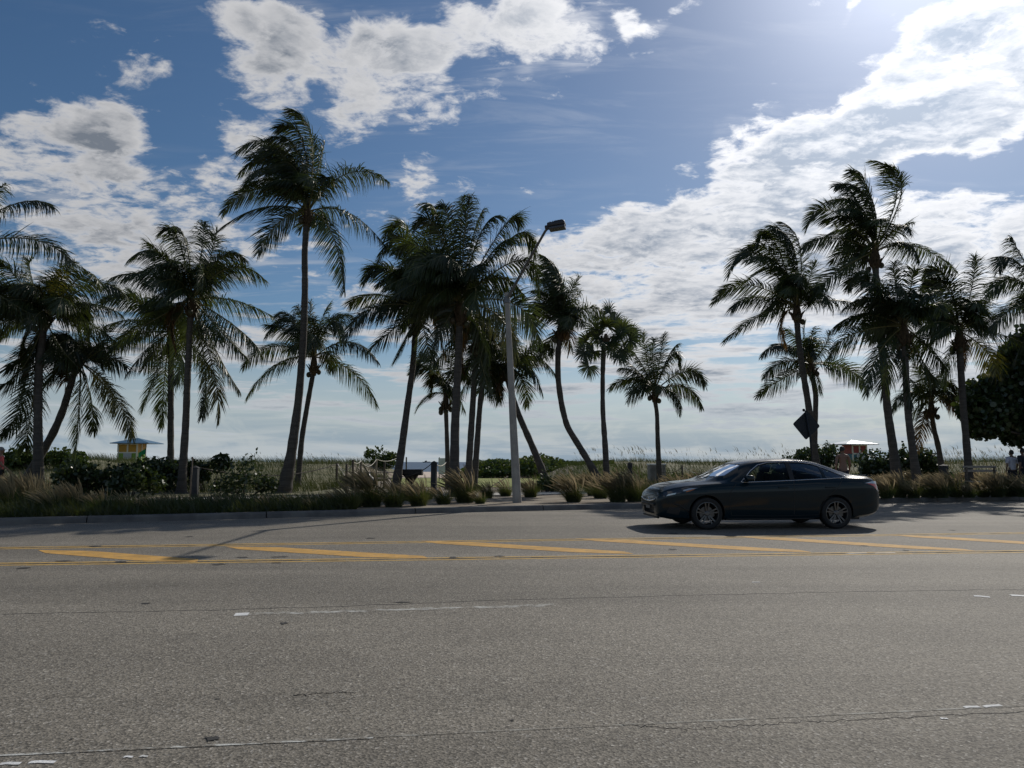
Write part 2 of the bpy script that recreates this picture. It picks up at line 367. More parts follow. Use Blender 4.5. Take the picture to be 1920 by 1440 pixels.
# terrain behind the kerb: verge, dunes with the beach opening, beach, all one sheet
def smap(pts): a = np.array(pts); return lambda p: np.interp(p, a[:, 0], a[:, 1])
amp = smap([(-1500, 1.3), (-400, 1.3), (0, 1.25), (90, 1.55), (190, 1.45), (270, 1.0), (400, 1.05), (560, 1.1), (640, 1.1), (690, 1.15), (722, .9), (755, .1), (845, .02), (880, .8), (950, .9), (1040, 1.05), (1200, 1.15), (1450, 1.1), (1640, 1.1), (1920, 1.1), (3500, 1.2)])
d0 = smap([(-1500, 34), (560, 32), (640, 38), (700, 50), (760, 57), (1000, 58), (1060, 46), (1120, 36), (1300, 34), (3500, 36)])
d1 = smap([(-1500, 56), (600, 56), (700, 60), (760, 63), (1000, 63), (1080, 60), (3500, 58)])
def height(x, y):
    x = np.asarray(x, float); y = np.asarray(y, float)
    p = 960 + 1394 * x / np.maximum(y, 1)
    a = amp(p); r = sstep(0, 1, (y - d0(p)) / (d1(p) - d0(p))) * (1 - sstep(74, 100, y))
    wob = .16 * np.sin(x * .55 + 1.3 * np.sin(y * .21)) * np.sin(y * .37 + x * .13)
    base = .145 - sstep(64, 190, y) * 1.15
    return base + r * (a + wob * np.minimum(a, 1))
ro = np.concatenate([[.15, .6], np.arange(1.2, 20, 1.2), np.arange(20, 60, 1.5), np.arange(60, 112, 4), [130, 170, 230, 320]])
XT = np.concatenate([np.arange(-260, -70, 8.0), np.arange(-70, -30, 2), np.arange(-30, 40, .8), np.arange(40, 92, 2), np.arange(92, 300, 8)])
KT = np.where((XT < XS[0]) | (XT > XS[-1]), np.where(XT < 0, KY[0] + (XT - XS[0]) * .1, KY[-1] + (XT - XS[-1]) * .1), np.interp(XT, XS, KY))
GX = np.repeat(XT[None, :], len(ro), 0); GY = KT[None, :] + ro[:, None]
GZ = height(GX, GY); GZ[0] = .135
n = len(XT); V = np.stack([GX, GY, GZ], -1).reshape(-1, 3)
Fc = np.array([(k * n + i, k * n + i + 1, (k + 1) * n + i + 1, (k + 1) * n + i) for k in range(len(ro) - 1) for i in range(n - 1)])
cy = GY[:-1, :-1].ravel(); cx = GX[:-1, :-1].ravel(); off = np.repeat(ro[:-1], n - 1)
pxl = 960 + 1394 * cx / np.maximum(cy, 1)
mi = np.where(off < 10.5, 0, 1); mi = np.where((cy > 98) | ((cy > 56) & (pxl > 735) & (pxl < 860)), 2, mi); mi = np.where((pxl > 640) & (pxl < 1060) & (off >= 10) & (cy < 58), 0, mi)
tag(mesh_obj('ground', V, Fc, [m_soil, m_dune, m_sand], None, mi, True), kind='structure')
# far ground under everything (behind the viewer too)
tag(mesh_obj('bedrock', [(-3000, -3000, -1.6), (3000, -3000, -1.6), (3000, 240, -1.6), (-3000, 240, -1.6)], [(0, 1, 2, 3)], m_conc), kind='structure')
tag(mesh_obj('forecourt', [(-300, -200, -.02), (300, -200, -.02), (300, -13.9, -.02), (-300, -13.9, -.02)], [(0, 1, 2, 3)], m_asph), kind='structure')
# walk and lawn sheets
strip('sidewalk', m_walk, 6.6, 8.9, .165, .165)
lx = np.linspace(-9.5, 4.5, 30); LV = []
for yy in np.linspace(0, 1, 14):
    for q in np.linspace(735, 1030, 40):
        y = 36.5 + yy * 20; x = (q - 960) / 1394 * y; LV.append((x, y, float(height(x, y)) + .02 + .012 * math.sin(x * 3) * math.sin(y * 2)))
tag(mesh_obj('lawn', LV, np.array([(k * 40 + i, k * 40 + i + 1, (k + 1) * 40 + i + 1, (k + 1) * 40 + i) for k in range(13) for i in range(39)]), m_lawn), kind='structure')
# sea
m = bpy.data.materials.new('sea_water'); m.use_nodes = True; nt = NT(m.node_tree); b = m.node_tree.nodes['Principled BSDF']
b.inputs['Base Color'].default_value = (.05, .085, .135, 1); b.inputs['Roughness'].default_value = .45; b.inputs['Specular IOR Level'].default_value = .18
tc = nt.n('ShaderNodeTexCoord').outputs['Object']
bp = nt.n('ShaderNodeBump'); bp.inputs['Strength'].default_value = 1; bp.inputs['Distance'].default_value = .35
nt.L.new(nt.noise(nt.mapping(tc, (0, 0, 0), (0, 0, 0), (.15, .5, 1)), 1.0, 6, .6), bp.inputs['Height']); nt.L.new(bp.outputs[0], b.inputs['Normal'])
tag(mesh_obj('sea', [(-9000, 150, -.9), (9000, 150, -.9), (9000, 12000, -.9), (-9000, 12000, -.9)], [(0, 1, 2, 3)], m), kind='structure')

# ------------------------------------------------------------------ road markings (sheets 4 mm up)
def ribbon_px(name, a, b, wpx_or_m, mat, z=.0015, nseg=12, wob=0.0):
    """painted line on the road between photo points a and b, width in metres"""
    A = gnd(*a, z)[:2]; B = gnd(*b, z)[:2]; t = nrm(B - A); nn_ = np.array([-t[1], t[0]]); V = []
    for i in range(nseg + 1):
        p = A + (B - A) * i / nseg + nn_ * wob * math.sin(i * 1.7)
        w0 = wpx_or_m / 2
        V += [(*(p - nn_ * w0), z), (*(p + nn_ * w0), z)]
    return tag(mesh_obj(name, V, np.array([(2 * i, 2 * i + 1, 2 * i + 3, 2 * i + 2) for i in range(nseg)]), mat), kind='structure')
def ext(a, b, k0, k1):                        # lengthen a photo line on the ground, returns world pts
    A = gnd(*a)[:2]; B = gnd(*b)[:2]; return A + (B - A) * k0, A + (B - A) * k1
def line_w(name, A, B, wd, mat, z=.0015, nseg=20):
    t = nrm(B - A); nn_ = np.array([-t[1], t[0]]); V = []
    for i in range(nseg + 1):
        p = A + (B - A) * i / nseg; V += [(*(p - nn_ * wd / 2), z), (*(p + nn_ * wd / 2), z)]
    return tag(mesh_obj(name, V, np.array([(2 * i, 2 * i + 1, 2 * i + 3, 2 * i + 2) for i in range(nseg)]), mat), kind='structure')
for (a, b) in (((0, 1058), (1920, 1034)), ((0, 1028), (1920, 999.5))):
    A, B = ext(a, b, -.8, 1.8); T = nrm(B - A); N = np.array([-T[1], T[0]])
    for s in (-.11, .11): line_w('yellow_line', A + N * s, B + N * s, .105, m_yelworn, .0015, 40)
    cl = MB()                                   # tarry joint between the pair
    for i in range(150):
        q = A + (B - A) * (i + rng.random()) / 150 + N * rng.normal() * .012
        l_ = .10 + .22 * rng.random(); w_ = .008 + .012 * rng.random()
        cl.add([(*(q - T * l_ - N * w_), .0028), (*(q + T * l_ - N * w_ * .5), .0028), (*(q + T * l_ + N * w_), .0028), (*(q - T * l_ + N * w_ * .6), .0028)], [(0, 1, 2, 3)])
    tag(cl.build('tar_joint', m_tar), kind='structure')
for (a, b) in (((75, 1031), (365, 1054)), ((425, 1024.5), (800, 1047.5)), ((790, 1014), (1185, 1039)), ((1080, 1009.5), (1520, 1036)), ((1385, 1005.5), (1830, 1034)), ((1668, 1002.5), (2150, 1032)), ((-330, 1036), (-30, 1061))):
    A = gnd(*a)[:2]; B = gnd(*b)[:2]; t_ = nrm(B - A); n_ = np.array([-t_[1], t_[0]]); w_ = .24
    V = [(*(A - n_ * w_ * .15), .0034), (*(A + t_ * .5 - n_ * w_), .0034), (*(B - t_ * .9 - n_ * w_), .0034), (*B, .0034), (*(B + n_ * w_ * .2), .0034), (*(B - t_ * .2 + n_ * w_), .0034), (*(A + t_ * .9 + n_ * w_), .0034)]
    tag(mesh_obj('hatch_stripe', V, [tuple(range(7))], m_yel), kind='structure')
# white lane dash, edge line, worn fragments
ribbon_px('lane_dash', (442, 1152), (1040, 1134), .11, m_whiworn)
ribbon_px('lane_dash', (440, 1152), (466, 1151), .13, m_whi, .003, 3)
A, B = ext((0, 1416), (1920, 1323), -.6, 1.6)
m_edge = asphalt_mat('faded_edge_paint', (.34, .33, .29), (.40, .54), 6, (.6, 2, 1)); line_w('edge_line', A, B, .022, m_edge, .0015, 40)
ribbon_px('edge_line', (-60, 1419), (700, 1383), .020, m_whiworn, .003, 6)
for (a, b, w_) in (((0, 1432), (40, 1430), .03), ((55, 1429), (105, 1427.5), .03), ((232, 1419), (250, 1418), .02), ((262, 1418), (278, 1417), .02), ((1808, 1326), (1835, 1324), .03), ((1845, 1325), (1875, 1321), .03), ((1764, 1347), (1776, 1346.5), .02)):
    ribbon_px('paint_fleck', a, b, w_, m_whi, .0034, 3, .006)
for (a, b, w_) in (((1826, 1117), (1856, 1119), .09), ((1895, 1116), (1925, 1117), .09), ((1410, 1091.5), (1424, 1091), .03), ((1590, 1037.5), (1625, 1036.5), .05), ((1640, 1037), (1678, 1036), .04)):
    ribbon_px('paint_fleck', a, b, w_, m_whi, .0034, 3, .01)
# seams, cracks, tar spots
def crack(pts, wd=.012):
    P = np.array([gnd(*p, .003)[:2] for p in pts]); t = np.linspace(0, 1, len(P)); tt = np.linspace(0, 1, 60)
    X = np.interp(tt, t, P[:, 0]) + rng.normal(size=60) * .012; Y = np.interp(tt, t, P[:, 1]) + rng.normal(size=60) * .012
    wv = .6 * wd * (.3 + rng.random(60)) * (.35 if abs(X[-1] - X[0]) < .5 else 1); V = []
    for i in range(60): V += [(X[i], Y[i] - wv[i], .001), (X[i], Y[i] + wv[i], .003)]
    tag(mesh_obj('road_crack', V, np.array([(2 * i, 2 * i + 1, 2 * i + 3, 2 * i + 2) for i in range(59)]), m_tar), kind='structure')
crack([(-300, 1156), (0, 1151), (300, 1146), (640, 1137)], .007); crack([(640, 1137), (960, 1124), (1250, 1117), (1600, 1109), (1920, 1105), (2300, 1099)], .008)
crack([(545, 1304), (600, 1299), (665, 1298)], .006); crack([(1160, 1357), (1290, 1366), (1440, 1358), (1620, 1348), (1920, 1333)], .0035)
def tarspot(px, py, rx, ry):
    c = gnd(px, py, .0035); k = 22; e = gnd(px + rx, py, .0035)[0] - c[0]; g_ = gnd(px, py - ry, .0035)[1] - c[1]
    V = [(c[0] + e * math.cos(2 * math.pi * i / k) * (.35 + .7 * rng.random()), c[1] + g_ * math.sin(2 * math.pi * i / k) * (.35 + .7 * rng.random()), .0044) for i in range(k)]
    tag(mesh_obj('tar_spot', V, [tuple(range(k))], m_tar), kind='structure')
for q in ((398, 1384, 19, 5), (533, 1168, 9, 2.6), (45, 1065, 15, 2), (120, 1052, 24, 1.6), (225, 1053, 14, 1.4), (410, 1058, 14, 1.8), (455, 1045, 16, 1.5), (525, 1044, 18, 1.5), (518, 1055, 11, 1.5), (850, 1045, 12, 1.6), (935, 1043, 14, 1.6), (275, 1131, 12, 1.5), (135, 1385, 5, 1.5), (408, 1310, 6, 1.3), (755, 1129, 22, 1.2), (960, 1350, 5, 2), (355, 1006, 12, 1), (695, 1009, 14, 1), (180, 1024, 16, 1), (1262, 1000, 14, 1.2), (1262, 1030, 10, 1.4), (1620, 1023, 10, 1.3), (1700, 1032, 8, 1.1), (1785, 994, 7, 1)):
    tarspot(*q)
# ------------------------------------------------------------------ palms
m_frond = leafmat('palm_leaf', (.030, .047, .020), (.052, .070, .026), .34, None, .045, .36, 1.5, .35)
m_frondy = leafmat('palm_leaf_yellowing', (.11, .10, .025), (.06, .07, .02), .35, None, .05, .4, 2.0, .3)
m_frondd = leafmat('palm_leaf_dry', (.12, .07, .03), (.07, .045, .022), .3, None, .03, .5, 2.0, .3)
m_rachis = material('palm_rachis', (.13, .12, .045), .5, rnd=.3)
def trunkmat():
    m = bpy.data.materials.new('palm_trunk'); m.use_nodes = True; nt = NT(m.node_tree); b = m.node_tree.nodes['Principled BSDF']
    tc = nt.n('ShaderNodeTexCoord').outputs['Object']
    sp = nt.n('ShaderNodeSeparateXYZ'); nt.L.new(tc, sp.inputs[0])
    rings = nt.noise(nt.mapping(tc, (0, 0, 0), (0, 0, 0), (1.2, 1.2, 13)), 1.0, 3, .6)
    c = nt.mix(nt.smooth(rings, .3, .7), (.055, .048, .041), (.095, .084, .071))
    c = nt.mix(nt.smooth(nt.noise(tc, 3.5, 5, .6), .45, .7, 0, .6), c, (.05, .042, .035))
    nt.L.new(c, b.inputs['Base Color']); b.inputs['Roughness'].default_value = .9
    bp = nt.n('ShaderNodeBump'); bp.inputs['Strength'].default_value = .6; bp.inputs['Distance'].default_value = .03
    nt.L.new(rings, bp.inputs['Height']); nt.L.new(bp.outputs[0], b.inputs['Normal']); return m
m_trunk = trunkmat()
m_boot = material('palm_fibre', (.10, .07, .04), .95, var=(.05, .035, .02), scale=9, bump=.6)
m_coco = material('coconut_husk', (.05, .055, .02), .55, var=(.06, .04, .02), scale=6)
UPZ = np.array([0, 0, 1.0])
WIND = np.array([-.95, -.15, .10])

def frond(parent, p0, ctrl, p2, lmax=.8, mat=None, wind=.35, droop=.55, n=None, roll=0.0, vee=.15, w0=.018):
    p0, ctrl, p2 = (np.asarray(q, float) for q in (p0, ctrl, p2))
    ln = np.linalg.norm(ctrl - p0) + np.linalg.norm(p2 - ctrl)
    lmax = lmax * 1.22; n = n or int(max(34, min(105, ln * 26)))
    t = np.linspace(0, 1, 13)[:, None]
    def B(t): return (1 - t) ** 2 * p0 + 2 * t * (1 - t) * ctrl + t * t * p2
    def dB(t): return nrm(2 * (1 - t) * (ctrl - p0) + 2 * t * (p2 - ctrl))
    V, Fq, Mi = [], [], []
    # rachis
    C = B(t); T = dB(t); N0 = np.cross(ctrl - p0, p2 - p0)
    if np.linalg.norm(N0) < .04 * ln * ln: N0 = np.cross(T[6], np.array([.3, -.9, .2]))
    N0 = nrm(N0)
    rad = np.linspace(.034, .006, 13)[:, None]
    a = N0[None, :] * rad; b = nrm(np.cross(T, N0)) * rad
    ring = np.stack([C + a, C + b, C - a, C - b], 1).reshape(-1, 3)
    V.append(ring); k = 4
    Fq.append(np.array([(i * k + j, i * k + (j + 1) % k, (i + 1) * k + (j + 1) % k, (i + 1) * k + j) for i in range(12) for j in range(k)])); Mi.append(np.ones(48, int))
    o = len(ring)
    tt = np.linspace(.13, .995, n); tt = np.repeat(tt, 2); side = np.tile([1.0, -1.0], n)[:, None]
    tt = np.clip(tt + rng.normal(size=2 * n) * .004, .1, 1)[:, None]
    C = B(tt); T = dB(tt); S = N0[None, :] - (T @ N0)[:, None] * T; S = nrm(S); Dn = np.cross(S, T)
    Dn = np.where((Dn[:, 2:3] < 0), -Dn, Dn)
    if roll: S, Dn = S * math.cos(roll) + Dn * math.sin(roll), Dn * math.cos(roll) - S * math.sin(roll)
    al = np.interp(tt[:, 0], [.1, .5, 1], [R(72), R(55), R(22)])[:, None] + rng.normal(size=(2 * n, 1)) * .07
    L = lmax * np.interp(tt[:, 0], [.1, .2, .35, .6, .85, 1], [.45, .8, 1, .92, .62, .34])[:, None] * (1 + rng.normal(size=(2 * n, 1)) * .12) * np.where(rng.random((2 * n, 1)) < .05, .35, 1)
    ve = vee + rng.normal(size=(2 * n, 1)) * .10
    d = nrm(np.cos(al) * T + np.sin(al) * (S * side * np.cos(ve) + Dn * np.sin(ve)))
    s = np.array([0, .3, .65, 1.0])
    bend = (-UPZ * droop + WIND * wind)[None, :] * (1 + rng.normal(size=(2 * n, 1)) * .25) + rng.normal(size=(2 * n, 3)) * .05
    P = [C]
    for q0, q1 in zip(s[:-1], s[1:]):
        dd = nrm(d + bend * ((q0 + q1) / 2) ** .9 * 1.5); P.append(P[-1] + dd * L * (q1 - q0))
    P = np.stack(P, 1)
    wv = nrm(T - np.sum(T * d, 1, keepdims=True) * d + rng.normal(size=(2 * n, 3)) * .22)
    wd = np.array([.75, 1, .75, .1])[None, :, None] * w0
    LV, LQ = ribbons(P, wv[:, None, :] * wd)
    V.append(LV); Fq.append(LQ + o); Mi.append(np.zeros(len(LQ), int))
    return mesh_obj('frond', np.concatenate(V), np.concatenate(Fq), [mat or m_frond, m_rachis], parent, np.concatenate(Mi))

def trunk_mesh(pts, rad, name='trunk', parent=None, mat=None, rough=1.0, flare=1.0):
    pts = np.asarray(pts, float)
    # smooth the polyline and resample about every 12 cm
    t = np.linspace(0, 1, len(pts)); L = np.sum(np.linalg.norm(np.diff(pts, axis=0), axis=1)); k = max(12, int(L / .13))
    tt = np.linspace(0, 1, k)
    def cr(col):
        y = np.interp(tt, t, col); w_ = max(2, k // (2 * len(pts))); ker = np.hanning(2 * w_ + 3); ker /= ker.sum()
        yp = np.concatenate([2 * y[0] - y[1:w_ + 2][::-1], y, 2 * y[-1] - y[-w_ - 2:-1][::-1]]); return np.convolve(yp, ker, 'valid')[:k]
    P = np.stack([cr(pts[:, i]) for i in range(3)], 1); rr = np.interp(tt, t, rad)
    h = tt * L; rr = rr * (1 + .035 * rough * np.sin(h * 38 + rng.random() * 6) + .02 * rng.normal(size=k) * rough)
    rr = rr * (1 + .75 * flare * np.exp(-h / .35))
    mb = MB(); mb.tube(P, rr, 10); return mb.build(name, mat or m_trunk, parent, True), P

def palm(Y, trunk, fronds, label, fill=8, R_=130, lmax=.85, wind=.35, droop=.6, cx=None, cy=None, dry=(), yel=(), nuts=2, w=None, name='coconut_palm', up=.25, seed=0):
    """trunk: photo points from the ground up with the photo width; fronds: (mid x, mid y, tip x, tip y) photo points"""
    global rng
    rng = np.random.default_rng(100 + seed)
    pts = []
    for i, (px, py, wd) in enumerate(trunk): pts.append(at(px, py, Y))
    base = np.array(pts[0]); g = float(height(base[0], base[1])); 
    if base[2] > g - .05: pts.insert(0, np.array([2 * pts[0][0] - pts[1][0] if False else base[0] + (base[0] - pts[1][0]) * (base[2] - g + .1) / max(.3, pts[1][2] - base[2]), base[1], g - .1])); trunk = [(trunk[0][0], trunk[0][1], trunk[0][2] * 1.12)] + list(trunk)
    root = thing(name, (pts[0][0], pts[0][1], g), label, 'palm tree', 'palm trees behind the road')
    o = np.array([pts[0][0], pts[0][1], g])
    rad = [w_ * pxm(Y) / 2 for _, _, w_ in trunk]
    trunk_mesh(np.array(pts) - o, rad, parent=root)
    top = pts[-1] - o
    c = at(cx, cy, Y) - o if cx is not None else top
    if np.linalg.norm(c - top) > .05:
        pass
    # fibre and leaf bases round the crown
    mb = MB(); r0 = rad[-1]
    mb.tube([top - UPZ * .25, top, c * .5 + top * .5, c + UPZ * .35], [r0 * 1.02, r0 * 1.5, r0 * 1.45, r0 * .5], 9)
    for i in range(9):
        a = i * 2.4; q = top + np.array([math.cos(a), math.sin(a), 0]) * r0 * 1.2
        mb.tube([q - UPZ * .1, q + UPZ * .12 + np.array([math.cos(a), math.sin(a), 0]) * .08, q + UPZ * .3 + np.array([math.cos(a), math.sin(a), 0]) * .22], [.05, .04, .02], 5)
    mb.build('leaf_base', m_boot, root, True)
    for i in range(nuts):
        a = i * 2.1 + seed; q = top + np.array([math.cos(a) * (r0 + .16), math.sin(a) * (r0 + .16), -.05 - .14 * (i % 2)])
        b2 = MB(); b2.lathe([(.02, -.14), (.08, -.11), (.115, -.03), (.11, .05), (.06, .12), (.015, .14)], q, 9); b2.build('coconut', m_coco, root, True)
    for i, f in enumerate(fronds):
        mx, my, tx, ty = f[:4]; dz = f[4] if len(f) > 4 else rng.uniform(-1, 1) * .9
        P2 = at(tx, ty, Y + dz) - o; M = at(mx, my, Y + dz * .5) - o
        p0 = c + nrm(M - c) * .12
        ctrl = 2 * M - (p0 + P2) / 2
        mt = m_frondd if i in dry else (m_frondy if i in yel else m_frond)
        dn = ty > my + 60
        frond(root, p0, ctrl, P2, lmax * rng.uniform(.9, 1.1), mt, wind * rng.uniform(.6, 1.3), droop * rng.uniform(1.0, 1.9), roll=rng.choice([-1, 1]) * rng.uniform(.35, 1.15), vee=-.1)
    Rm = R_ * pxm(Y)
    for i in range(int(fill * .85 + .5)):
        a = (math.pi / 2 if i % 2 else -math.pi / 2) + rng.normal() * .55
        e = rng.uniform(-.1, 1.15); ln = Rm * rng.uniform(.55, .95)
        dr = np.array([math.cos(a) * math.cos(e), math.sin(a) * math.cos(e), math.sin(e)])
        P2 = c + dr * ln + UPZ * (-.28 * ln) + WIND * .22 * ln; M = c + dr * ln * .55 + UPZ * up * ln * .5
        frond(root, c + dr * .1, 2 * M - (c + P2) / 2, P2, lmax * rng.uniform(.85, 1.05), m_frond, wind, droop * 1.6, roll=rng.normal() * .5, vee=0)
    if name == 'coconut_palm' and seed in (2, 3, 5, 8, 10, 11, 13, 14, 17, 20, 21):
        for _ in range(2 if seed in (2, 5, 10) else 1):
            a = rng.uniform(0, 2 * math.pi); h_ = np.array([math.cos(a), math.sin(a) * .6, 0]); P2 = c + h_ * .55 - UPZ * Rm * .72; M = c + h_ * .7 - UPZ * Rm * .22
            frond(root, c + h_ * .15 - UPZ * .1, 2 * M - (c + P2) / 2, P2, lmax * .7, m_frondd, .1, 1.5, roll=rng.normal() * .4)
    return root

palm(27, [(-125, 905, 24), (-118, 700, 18), (-105, 500, 16)], [(20, 385, 102, 390), (48, 447, 134, 494), (-45, 395, 12, 345), (-20, 540, 60, 590), (-190, 420, -250, 450), (-180, 500, -260, 570), (-120, 380, -140, 330), (-160, 400, -190, 360)],
     'tall coconut palm at the left edge with only its frond tips in view', fill=6, R_=150, cx=-100, cy=470, seed=1)
palm(29.5, [(72, 893, 19), (71, 800, 15), (72, 700, 14), (82, 610, 13)], [(170, 535, 232, 552), (150, 520, 184, 526), (112, 530, 140, 490), (92, 545, 116, 500), (62, 530, 55, 490), (30, 520, 2, 496), (20, 560, -30, 560), (45, 662, 14, 692), (40, 693, -2, 720), (52, 680, 40, 748), (45, 752, 2, 818), (58, 775, 47, 840), (160, 570, 228, 590), (150, 600, 215, 640), (20, 600, -40, 640), (35, 560, -5, 590), (120, 660, 160, 700)],
     'dark dense coconut palm whose upright trunk crosses a leaning one', fill=26, R_=150, cx=85, cy=600, seed=2, yel=(2,))
palm(31.5, [(55, 890, 17), (75, 855, 15), (100, 812, 14), (118, 770, 13), (130, 730, 12), (142, 690, 11)], [(147, 775, 140, 852), (170, 748, 175, 808), (222, 755, 248, 822), (205, 672, 238, 690), (212, 645, 258, 632), (155, 650, 150, 618), (200, 720, 215, 770), (118, 680, 88, 720), (130, 650, 105, 628), (180, 650, 200, 618), (100, 700, 70, 745)],
     'coconut palm leaning to the right across the upright trunk, fronds hanging low', fill=18, R_=105, cx=152, cy=680, seed=3, wind=.2, yel=(2, 6))
palm(33, [(320, 870, 12), (320, 760, 11), (321, 660, 11)], [(278, 655, 238, 702), (290, 704, 267, 766), (308, 715, 303, 800), (250, 562, 188, 568), (258, 628, 204, 662), (255, 600, 195, 612), (375, 610, 420, 640), (300, 590, 285, 560), (345, 690, 352, 740), (275, 580, 240, 545), (370, 660, 405, 710)],
     'slim straight coconut palm standing just left of a fuller one', fill=14, R_=100, cx=320, cy=622, seed=4, wind=.15)
palm(29.5, [(342, 890, 16), (348, 800, 13), (352, 700, 12), (358, 585, 12)], [(336, 455, 308, 428), (350, 460, 330, 425), (378, 470, 382, 416), (392, 490, 407, 434), (300, 475, 241, 487), (289, 516, 211, 520), (432, 502, 498, 526), (415, 482, 460, 488), (436, 563, 510, 592), (436, 608, 484, 652), (418, 625, 460, 668), (411, 668, 449, 732), (384, 690, 378, 782), (401, 698, 409, 788), (292, 598, 216, 640), (310, 630, 270, 690), (320, 500, 275, 455), (345, 650, 330, 720)],
     'broad star-shaped coconut palm with fronds all round, left of the tallest palm', fill=20, R_=135, cx=360, cy=560, seed=5, wind=.12, yel=(13,))
palm(30, [(533, 918, 30), (545, 860, 20), (560, 750, 15), (569, 640, 13.5), (572, 540, 12.5), (571, 470, 12), (576, 415, 12)],
     [(583, 258, 543, 207), (566, 262, 520, 240), (515, 275, 444, 286), (522, 300, 450, 325), (518, 318, 458, 345), (535, 345, 490, 360), (487, 354, 417, 400), (487, 390, 405, 436), (524, 416, 484, 474), (652, 325, 730, 342), (655, 400, 728, 468), (622, 438, 645, 548), (597, 315, 609, 266), (586, 320, 589, 256), (605, 350, 617, 338), (540, 290, 480, 300), (548, 310, 500, 322), (560, 330, 520, 350), (555, 280, 500, 262), (545, 300, 462, 298)],
     'tallest coconut palm, fronds blown to one side, on a long leaning trunk', fill=11, R_=120, cx=578, cy=395, seed=6, wind=.6, nuts=4)
palm(36, [(560, 888, 11), (566, 820, 10), (577, 755, 9.5), (588, 695, 9)], [(655, 642, 709, 680), (660, 697, 707, 760), (517, 684, 463, 745), (511, 650, 455, 690), (541, 598, 498, 632), (550, 600, 522, 588), (583, 620, 582, 566), (572, 610, 556, 575), (612, 605, 657, 592), (622, 602, 642, 640), (600, 610, 618, 570), (545, 625, 500, 610)],
     'short coconut palm growing right behind the trunk of the tallest palm', fill=8, R_=95, cx=589, cy=668, seed=7, wind=.15, lmax=.8, up=.4)
palm(30, [(742, 914, 18), (752, 850, 14), (764, 760, 12), (774, 690, 11), (779, 620, 11)], [(704, 553, 655, 570), (698, 578, 648, 634), (739, 616, 694, 656), (762, 632, 741, 672), (719, 500, 680, 532), (757, 447, 708, 490), (765, 428, 720, 446), (745, 520, 690, 505), (800, 470, 815, 420), (830, 520, 860, 520), (835, 580, 865, 630), (800, 640, 815, 680), (770, 480, 740, 470)],
     'leaning coconut palm on the left side of the dense palm cluster', fill=24, R_=115, cx=788, cy=575, seed=8, wind=.3)
palm(34, [(840, 895, 10), (838, 820, 8), (836, 765, 8)], [(797, 668, 772, 724), (803, 741, 782, 768), (815, 705, 808, 742), (800, 690, 770, 700), (860, 690, 880, 720), (855, 740, 872, 770), (825, 700, 800, 660), (845, 690, 850, 655)],
     'small low coconut palm half hidden behind the thickest trunk of the cluster', fill=6, R_=62, cx=836, cy=738, seed=9, lmax=.65, yel=(2,), nuts=4)
palm(27, [(856, 934, 26), (852, 890, 19), (853, 800, 16), (857, 720, 14), (862, 600, 14)], [(864, 440, 868, 368), (870, 450, 882, 370), (825, 415, 800, 385), (820, 430, 780, 420), (885, 450, 905, 395), (943, 428, 974, 418), (968, 440, 1003, 486), (975, 488, 1010, 552), (968, 572, 1010, 645), (940, 598, 962, 674), (820, 550, 778, 590), (838, 600, 818, 645), (800, 470, 745, 470), (810, 500, 750, 530), (925, 470, 960, 450), (930, 520, 985, 560), (845, 430, 828, 385), (900, 440, 935, 405), (900, 620, 915, 680)],
     'largest coconut palm of the dense cluster, on its thickest trunk', fill=34, R_=145, cx=863, cy=565, seed=10, wind=.12, yel=(9,))
palm(31, [(877, 905, 14), (882, 830, 12), (887, 750, 11), (893, 660, 11)], [(920, 640, 960, 665), (845, 650, 815, 690), (880, 590, 870, 540), (925, 600, 965, 600), (905, 690, 920, 740), (860, 610, 830, 610)],
     'coconut palm with a plain straight trunk in the middle of the cluster', fill=16, R_=95, cx=894, cy=630, seed=11, wind=.1)
palm(32.5, [(889, 908, 13), (894, 840, 11), (899, 770, 10), (906, 700, 10)], [(880, 710, 850, 760), (930, 715, 936, 750), (870, 690, 830, 700), (940, 680, 975, 700), (905, 650, 900, 600)],
     'coconut palm whose thin trunk stands nearest the lamp post', fill=14, R_=80, cx=906, cy=678, seed=12, wind=.1)
palm(33, [(1020, 893, 16), (1008, 860, 13), (990, 818, 12), (974, 782, 11), (958, 735, 10), (950, 705, 10)], [(992, 690, 1017, 738), (981, 714, 988, 762), (1000, 668, 1040, 700), (1010, 655, 1036, 660), (930, 716, 936, 750), (915, 715, 898, 736), (930, 660, 905, 650), (955, 650, 965, 610), (985, 665, 1005, 640), (920, 690, 880, 715)],
     'coconut palm leaning left behind the lamp post', fill=10, R_=80, cx=950, cy=690, seed=13, wind=.1, lmax=.75)
palm(32, [(1122, 900, 17), (1105, 868, 13), (1085, 835, 12), (1063, 800, 11.5), (1053, 760, 11), (1046, 710, 11), (1046, 660, 11), (1051, 630, 11)], [(1055, 535, 1014, 478), (1048, 528, 1006, 497), (1040, 545, 1003, 520), (1066, 558, 1085, 520), (1070, 570, 1088, 548), (1094, 580, 1132, 583), (1017, 590, 988, 604), (1025, 572, 994, 574), (1030, 642, 1012, 672), (1062, 628, 1074, 655), (1045, 520, 1020, 480), (1052, 525, 1028, 486), (1036, 560, 1000, 545), (1042, 540, 1008, 510), (1075, 590, 1095, 610)],
     'windblown coconut palm on an S-shaped trunk beside the fan palm', fill=12, R_=85, cx=1053, cy=608, seed=14, wind=.75, lmax=.75)
